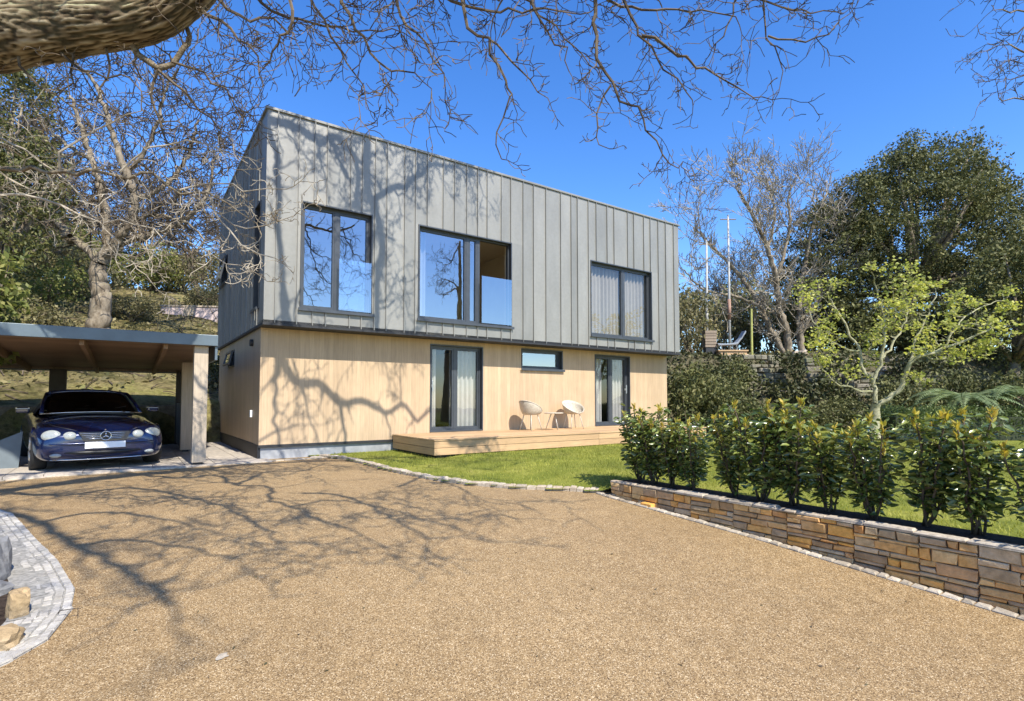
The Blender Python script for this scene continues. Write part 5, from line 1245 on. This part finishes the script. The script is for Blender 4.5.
# ground cover on the banks
N = 26000; X = nr.uniform(-38, -2, N); Y_ = nr.uniform(11, 42, N); X2 = nr.uniform(5.5, 26, 9000); Y2 = nr.uniform(19.3, 34, 9000)
X = np.concatenate([X, X2]); Y_ = np.concatenate([Y_, Y2]); pts = []
for x, y in zip(X, Y_):
    s_, v_ = sv(x, y)
    if s_ < 11.9 and v_ < 5.9: continue
    if noise.noise(Vector((x * .4, y * .4, 1))) > -.12: pts.append((x, y, ground(x, y) + nr.uniform(0, .1)))
v, f = simple_leaves(np.array(pts), .16, .09, droop=-.3); o = np_mesh('ground_cover', v, f, M['leaf_olive']); tag(o, 'scrubby ground cover of ivy and bramble on the banks', 'ground cover', kind='stuff')
tw = MB(); rr = random.Random(9)
for i in range(900):
    x = rr.uniform(-26, -6); y = rr.uniform(12, 32); s_, v_ = sv(x, y)
    if v_ < 6.1: continue
    a = rr.uniform(0, 6.28); l = rr.uniform(.3, 1.3); z = ground(x, y); x2, y2 = x + math.cos(a) * l, y + math.sin(a) * l; tw.tube([(x, y, z + .04), ((x + x2) / 2, (y + y2) / 2, ground((x + x2) / 2, (y + y2) / 2) + rr.uniform(.03, .10)), (x2, y2, ground(x2, y2) + .05)], [.018, .014, .008], 4, cap=False)
tag(tw.build('brushwood', M['twig']), 'fallen brushwood scattered over the wooded bank', 'brushwood', kind='stuff')

N = 15000; iv = []
for x, y in zip(nr.uniform(5.6, 26, N), nr.uniform(19.3, 23.2, N)):
    if noise.noise(Vector((x * .6, y * .6, 5))) > -.22: iv.append((x, y, ground(x, y) + nr.uniform(0, .14)))
for i in range(9000):
    x = nr.uniform(7.8, 17); z = nr.uniform(.4, 2.8); n_ = noise.noise(Vector((x * .9, z * 1.1, 3)))
    if n_ > .0: iv.append((x, 20.75 - nr.uniform(0, .25) * (1 + n_) + (z - .5) * .07, z))
v, f = simple_leaves(np.array(iv), .14, .10, droop=-.2); tag(np_mesh('ivy', v, f, M['leaf_ivy']), 'dark ivy creeping over the steep bank at the back of the lawn', 'ivy', kind='stuff')
# low pale wall on the left bank
t = empty('low_garden_wall', gpt(188, 24), R(8)); tag(t, 'low pale rendered wall with grey coping high on the left bank', 'wall')
mb = MB()
for x0, x1 in ((-1.15, -.2), (.25, 1.5)): mb.box(x0, x1, -.12, .12, -.3, .46)
mb.build('wall', M['pinkwall'], t); mb = MB(); mb.box(-1.2, 1.55, -.16, .16, .461, .53); mb.box(-.2, .25, -.15, .15, -.3, .46); mb.build('coping', M['coping'], t)
# terrace things at the right
YT = 23.4
def tpt(px_, Y=YT): q_ = gpt(px_, Y); q_.z = ground(q_.x, q_.y); return q_
zt = 3.16
plat = MB(); plat.box(-.65, .5, -.4, .4, -.6, .0); plat.box(-.7, .55, -.45, .45, .001, .05)
q_ = at(731, 352, 22.9); o = plat.build('timber_platform', M['decking']); o.location = (q_.x, q_.y, q_.z); tag(o, 'small pale timber platform on the bank under the sun lounger', 'platform'); zt = q_.z + .05
t = empty('sun_lounger', (q_.x, q_.y, zt)); tag(t, 'pale grey blue reclining garden lounger on the terrace', 'lounger')
mb = MB(); mb.tube([(-.6, -.2, .22), (.2, -.2, .26), (.55, -.2, .75)], .02, 6); mb.tube([(-.6, .2, .22), (.2, .2, .26), (.55, .2, .75)], .02, 6)
for x in (-.5, .15):
    for y in (-.2, .2): mb.tube([(x, y, .23), (x + .05, y, 0)], .018, 6)
mb.build('frame', M['ringgrey'], t); mb = MB()
k = [(-.62, .25), (-.2, .235), (.2, .29), (.4, .5), (.57, .79)]
mb.disc_loft([[(x, -.21, z), (x, .21, z), (x - .02, .21, z + .05), (x - .02, -.21, z + .05)] for x, z in k], 4); mb.build('cushion', M['cushion'], t)
q_ = at(709.5, 348, 23.0); t = empty('slatted_box', (q_.x, q_.y, q_.z)); tag(t, 'weathered grey brown slatted box on the terrace beside the house', 'box'); mb = MB()
for i in range(6): mb.box(-.24, .24, -.2, -.18, .02 + i * .12, .12 + i * .12)
for i in range(6): mb.box(-.24, -.22, -.175, .2, .02 + i * .12, .12 + i * .12); mb.box(.22, .24, -.175, .2, .02 + i * .12, .12 + i * .12)
mb.build('slats', M['old_wood'], t); mb = MB(); mb.box(-.21, .21, -.17, .2, -.9, .70); mb.build('box_core', M['dark'], t)
q_ = at(752, 356, 22.6); mb = MB(); mb.tube([(0, 0, -.4), (0, 0, .9), (.01, 0, 1.98)], [.05, .05, .045], 8); o = mb.build('garden_post', M['yellow_post']); o.location = q_; tag(o, 'thin yellow green post standing at the terrace edge', 'post')
for i, (px_, yt_, lab, r_) in enumerate([(707.5, 240, 'shorter pale grey pole of the two right of the house', .05), (729, 215, 'taller pale grey pole of the two, with a reddish lower part', .05)]):
    q_ = gpt(px_ + (1.5 if i else 0), 24.2); top = at(px_ - 1, yt_, 24.2); t = empty('tall_pole', q_); tag(t, lab, 'pole')
    d = top - q_; mb = MB(); mb.tube([(0, 0, -.3), d * .45, d], [r_ * 1.3, r_ * 1.1, r_ * .8], 10); mb.build('pole', M['polewhite'], t, smooth=True)
    mb = MB(); mb.tube([d * .28, d * .42], [r_ * 1.5, r_ * 1.45], 10); mb.build('sleeve', M['red_sleeve'] if i else M['polewhite'], t, smooth=True)
    mb = MB(); mb.tube([d + Vector((-.35, 0, -.2)), d + Vector((.35, 0, -.2))], .025, 6); mb.build('cross_bar', M['old_wood'], t)
# rocks along the bank
rr = random.Random(44)
ROCKS = [(742, 356, 22.7, .3, 'first pale rock on the bank crest right of the lounger platform'), (768, 358, 22.6, .34, 'pale rock on the bank crest under the yellow post'), (800, 360, 22.6, .3, 'pale rock on the bank crest below the bare tree stems'), (748, 392, 20.4, .45, 'grey rock low on the bank nearest the house'), (850, 395, 20.3, .5, 'wide dark rock at the foot of the bank near the tree trunk'), (885, 400, 20.0, .45, 'rounded dark rock beside the trunk of the yellow green tree'), (800, 398, 20.2, .4, 'dark rock low on the bank, middle of the three at its foot')]
for i, (px_, py_, Y, s_, lab) in enumerate(ROCKS):
    q_ = at(px_, py_, Y); q_.z = ground(q_.x, q_.y) - s_ * .75; rock('bank_rock', q_, (s_ * 1.0, s_ * .9, s_ * .75), 'dark_rock' if i > 2 else 'coping', lab, 'rock', i * 3.1, rr.uniform(0, 3), .2)

# yellow green spring tree
rs = random.Random(15); sp = empty('spring_tree', (at(875, 441, 14).x, 14, 0)); tag(sp, 'small spreading tree with fresh yellow green leaves on the lawn', 'tree')
T = [MB(), MB()]; tips = []
def ts(pts, r0, r1, Yo=0, lev=2):
    pp = [at(x, y, 14 + Yo * i) for i, (x, y) in enumerate(pts)]; sm = traced(T, pp, r0, r1, 0, .05, 9, rnd=rs, minr=.006)
    for i in range(3, len(sm), 3):
        if i / len(sm) < .3: continue
        a = rs.uniform(0, 6.28); grow(T, sm[i], (math.cos(a), math.sin(a), .25), .42 * rs.uniform(.6, 1.3), .012, lev, .3, .05, tips, 4, (2, 3), .65, (25, 60), None, .005, rs)
    grow(T, sm[-1], (sm[-1] - sm[-2]), .36, .012, lev, .3, .05, tips, 4, (2, 3), .65, (25, 60), None, .005, rs)
ts([(875, 445), (875, 420), (876, 400)], .13, .11, 0, 0)
tips.clear()
ts([(876, 402), (897, 388), (907, 370), (911, 356), (923, 350), (947, 341), (975, 330), (1000, 318)], .075, .02, -.1)
ts([(875, 400), (873, 379), (862, 364), (859, 344), (850, 329), (838, 305), (826, 285)], .06, .015, .12)
ts([(873, 379), (882, 353), (884, 318), (880, 290), (872, 268)], .05, .015, -.1)
ts([(872, 388), (841, 382), (821, 364), (812, 345)], .03, .012, -.15)
ts([(859, 344), (840, 340), (818, 322), (805, 300)], .03, .012, .1); ts([(911, 356), (918, 330), (930, 305), (938, 282)], .04, .012, .15)
ts([(947, 341), (960, 318), (980, 300), (1005, 290)], .03, .012, .1); ts([(882, 353), (900, 325), (908, 298), (905, 275)], .035, .012, .1); ts([(923, 350), (955, 355), (980, 352)], .025, .01, -.2)
build_rel(T[0], 'trunk', M['mossy_bark'], sp); build_rel(T[1], 'branch', M['mossy_bark'], sp, False)
cc = []; 
for tp, td in tips:
    if rs.random() < .45:
        for j in range(8): cc.append((tp.x + rs.gauss(0, .10) - sp.location.x, tp.y + rs.gauss(0, .10) - sp.location.y, tp.z + rs.gauss(0, .045)))
dr_ = nr.normal(size=(len(cc), 3)); dr_[:, 2] *= .4
v, f = simple_leaves(np.array(cc), .085, .06, dr_); np_mesh('crown', v, f, M['leaf_yellow'], sp); sp.scale = (.96, .96, .93)
# low conifer hedge and ferns
lh = empty('low_hedge', (0, 0, 0)); tag(lh, 'low wide clipped green hedge behind the laurels at the right', 'hedge')
C_ = []
for i in range(900):
    C_.append((rs.uniform(9.8, 17.5), 14.6 + rs.uniform(-.7, .7), rs.uniform(.15, .78) ** .8))
v, f = simple_leaves(clumps(C_, [.2] * len(C_), 34), .07, .03); np_mesh('foliage', v, f, M['leaf_hedge'], lh)
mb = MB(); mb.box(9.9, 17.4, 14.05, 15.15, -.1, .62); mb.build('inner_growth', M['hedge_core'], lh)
def fern(loc, label, R_=1.5, n=18, H=1.1, seed=1):
    r_ = random.Random(seed); t = empty('tree_fern', loc); tag(t, label, 'fern', 'tree ferns'); mb = MB(); mb.tube([(0, 0, -.2), (.02, 0, H * .5), (0, 0, H)], [.13, .11, .12], 10); mb.build('trunk', M['old_wood'], t, smooth=True)
    for i in range(n):
        a = i * 2.4 + r_.uniform(-.2, .2); L_ = R_ * r_.uniform(.8, 1.15); rise = r_.uniform(.15, .55); pts = []
        for k in range(11):
            s_ = k / 10; pts.append(Vector((math.cos(a) * L_ * s_, math.sin(a) * L_ * s_, H + rise * math.sin(s_ * 2.2) * L_ * .6 - .35 * L_ * s_ ** 2.4)))
        fb = MB(); fb.tube(pts, [.012 - .0009 * k for k in range(11)], 4)
        for k in range(26):
            s_ = .1 + .9 * k / 26; j = min(9, int(s_ * 10)); p_ = pts[j].lerp(pts[j + 1], s_ * 10 - j); t_ = (pts[j + 1] - pts[j]).normalized(); sd = t_.cross(Vector((0, 0, 1))).normalized(); ll = .30 * math.sin(min(1, s_ * 1.15) * 2.6 + .35) * L_ / 1.5 + .03
            for q__ in (-1, 1):
                d = (sd * q__ + t_ * .5 - Vector((0, 0, .25))).normalized(); fb.quad(p_ - t_ * .012, p_ + d * ll * .5 - t_ * .03, p_ + d * ll, p_ + d * ll * .5 + t_ * .03)
        fb.build('frond', M['leaf_fern'], t)
    return t
fern(at(962, 425, 15.4) * 1, 'tree fern with arching pale fronds behind the low hedge, left of two', 1.35, 18, .9, 3).location.z = 0.15
fern(at(1022, 425, 15.2) * 1, 'tree fern with arching pale fronds cut by the right edge', 1.4, 18, 1.0, 6).location.z = 0.15
sp_ = MB(); c = onground(222, 657); rr = random.Random(2); ring = []
for j in range(22):
    a = j / 22 * 6.283; r_ = .03 * (1 + .22 * rr.uniform(-1, 1)); ring.append((c.x + math.cos(a) * r_, c.y + math.sin(a) * r_ * 1.2, b(c.y + math.sin(a) * r_ * 1.2) + .005))
sp_.v = ring; sp_.f = [tuple(range(22))]; tag(sp_.build('pale_stain', M['pale_kerb']), 'small pale splash stain on the drive near the left foreground', 'stain')
# litter on the drive
lc = np.array([tuple(onground(nr.uniform(120, 980), nr.uniform(500, 690)) + Vector((0, 0, .006))) for _ in range(70)]); dd_ = nr.normal(size=(70, 3)); dd_[:, 2] = .05
v, f = simple_leaves(lc, .026, .013, dd_); tag(np_mesh('leaf_litter', v, f, M['leaf_brown']), 'a few small dry leaves scattered on the drive', 'leaf litter', kind='stuff')
# ------------------------------------------------------------------ light
w = bpy.data.worlds.new('World'); SC.world = w; w.use_nodes = True
nt = w.node_tree; bg = nt.nodes['Background']; sky = nt.nodes.new('ShaderNodeTexSky'); sky.sky_type = 'NISHITA'; sky.sun_disc = False
sky.sun_elevation = SUN_EL; sky.sun_rotation = math.atan2(SUN.x, SUN.y); sky.air_density = 1.0; sky.dust_density = .3; sky.ozone_density = 3.0; sky.altitude = 0
hs = nt.nodes.new('ShaderNodeHueSaturation'); hs.inputs['Hue'].default_value = .511; hs.inputs['Saturation'].default_value = 1.3; hs.inputs['Value'].default_value = 1.42
nt.links.new(sky.outputs[0], hs.inputs['Color']); nt.links.new(hs.outputs[0], bg.inputs['Color']); bg.inputs['Strength'].default_value = .12
sl = bpy.data.lights.new('sun', 'SUN'); sl.energy = 4.7; sl.angle = R(.42); sl.color = (1, .94, .84)
so = bpy.data.objects.new('sun', sl); COL.objects.link(so); so.rotation_euler = SUN.to_track_quat('Z', 'Y').to_euler()
SC.view_settings.view_transform = 'Standard'; SC.view_settings.look = 'None'; SC.view_settings.exposure = .75; SC.view_settings.gamma = 1
SC.render.engine = 'CYCLES'
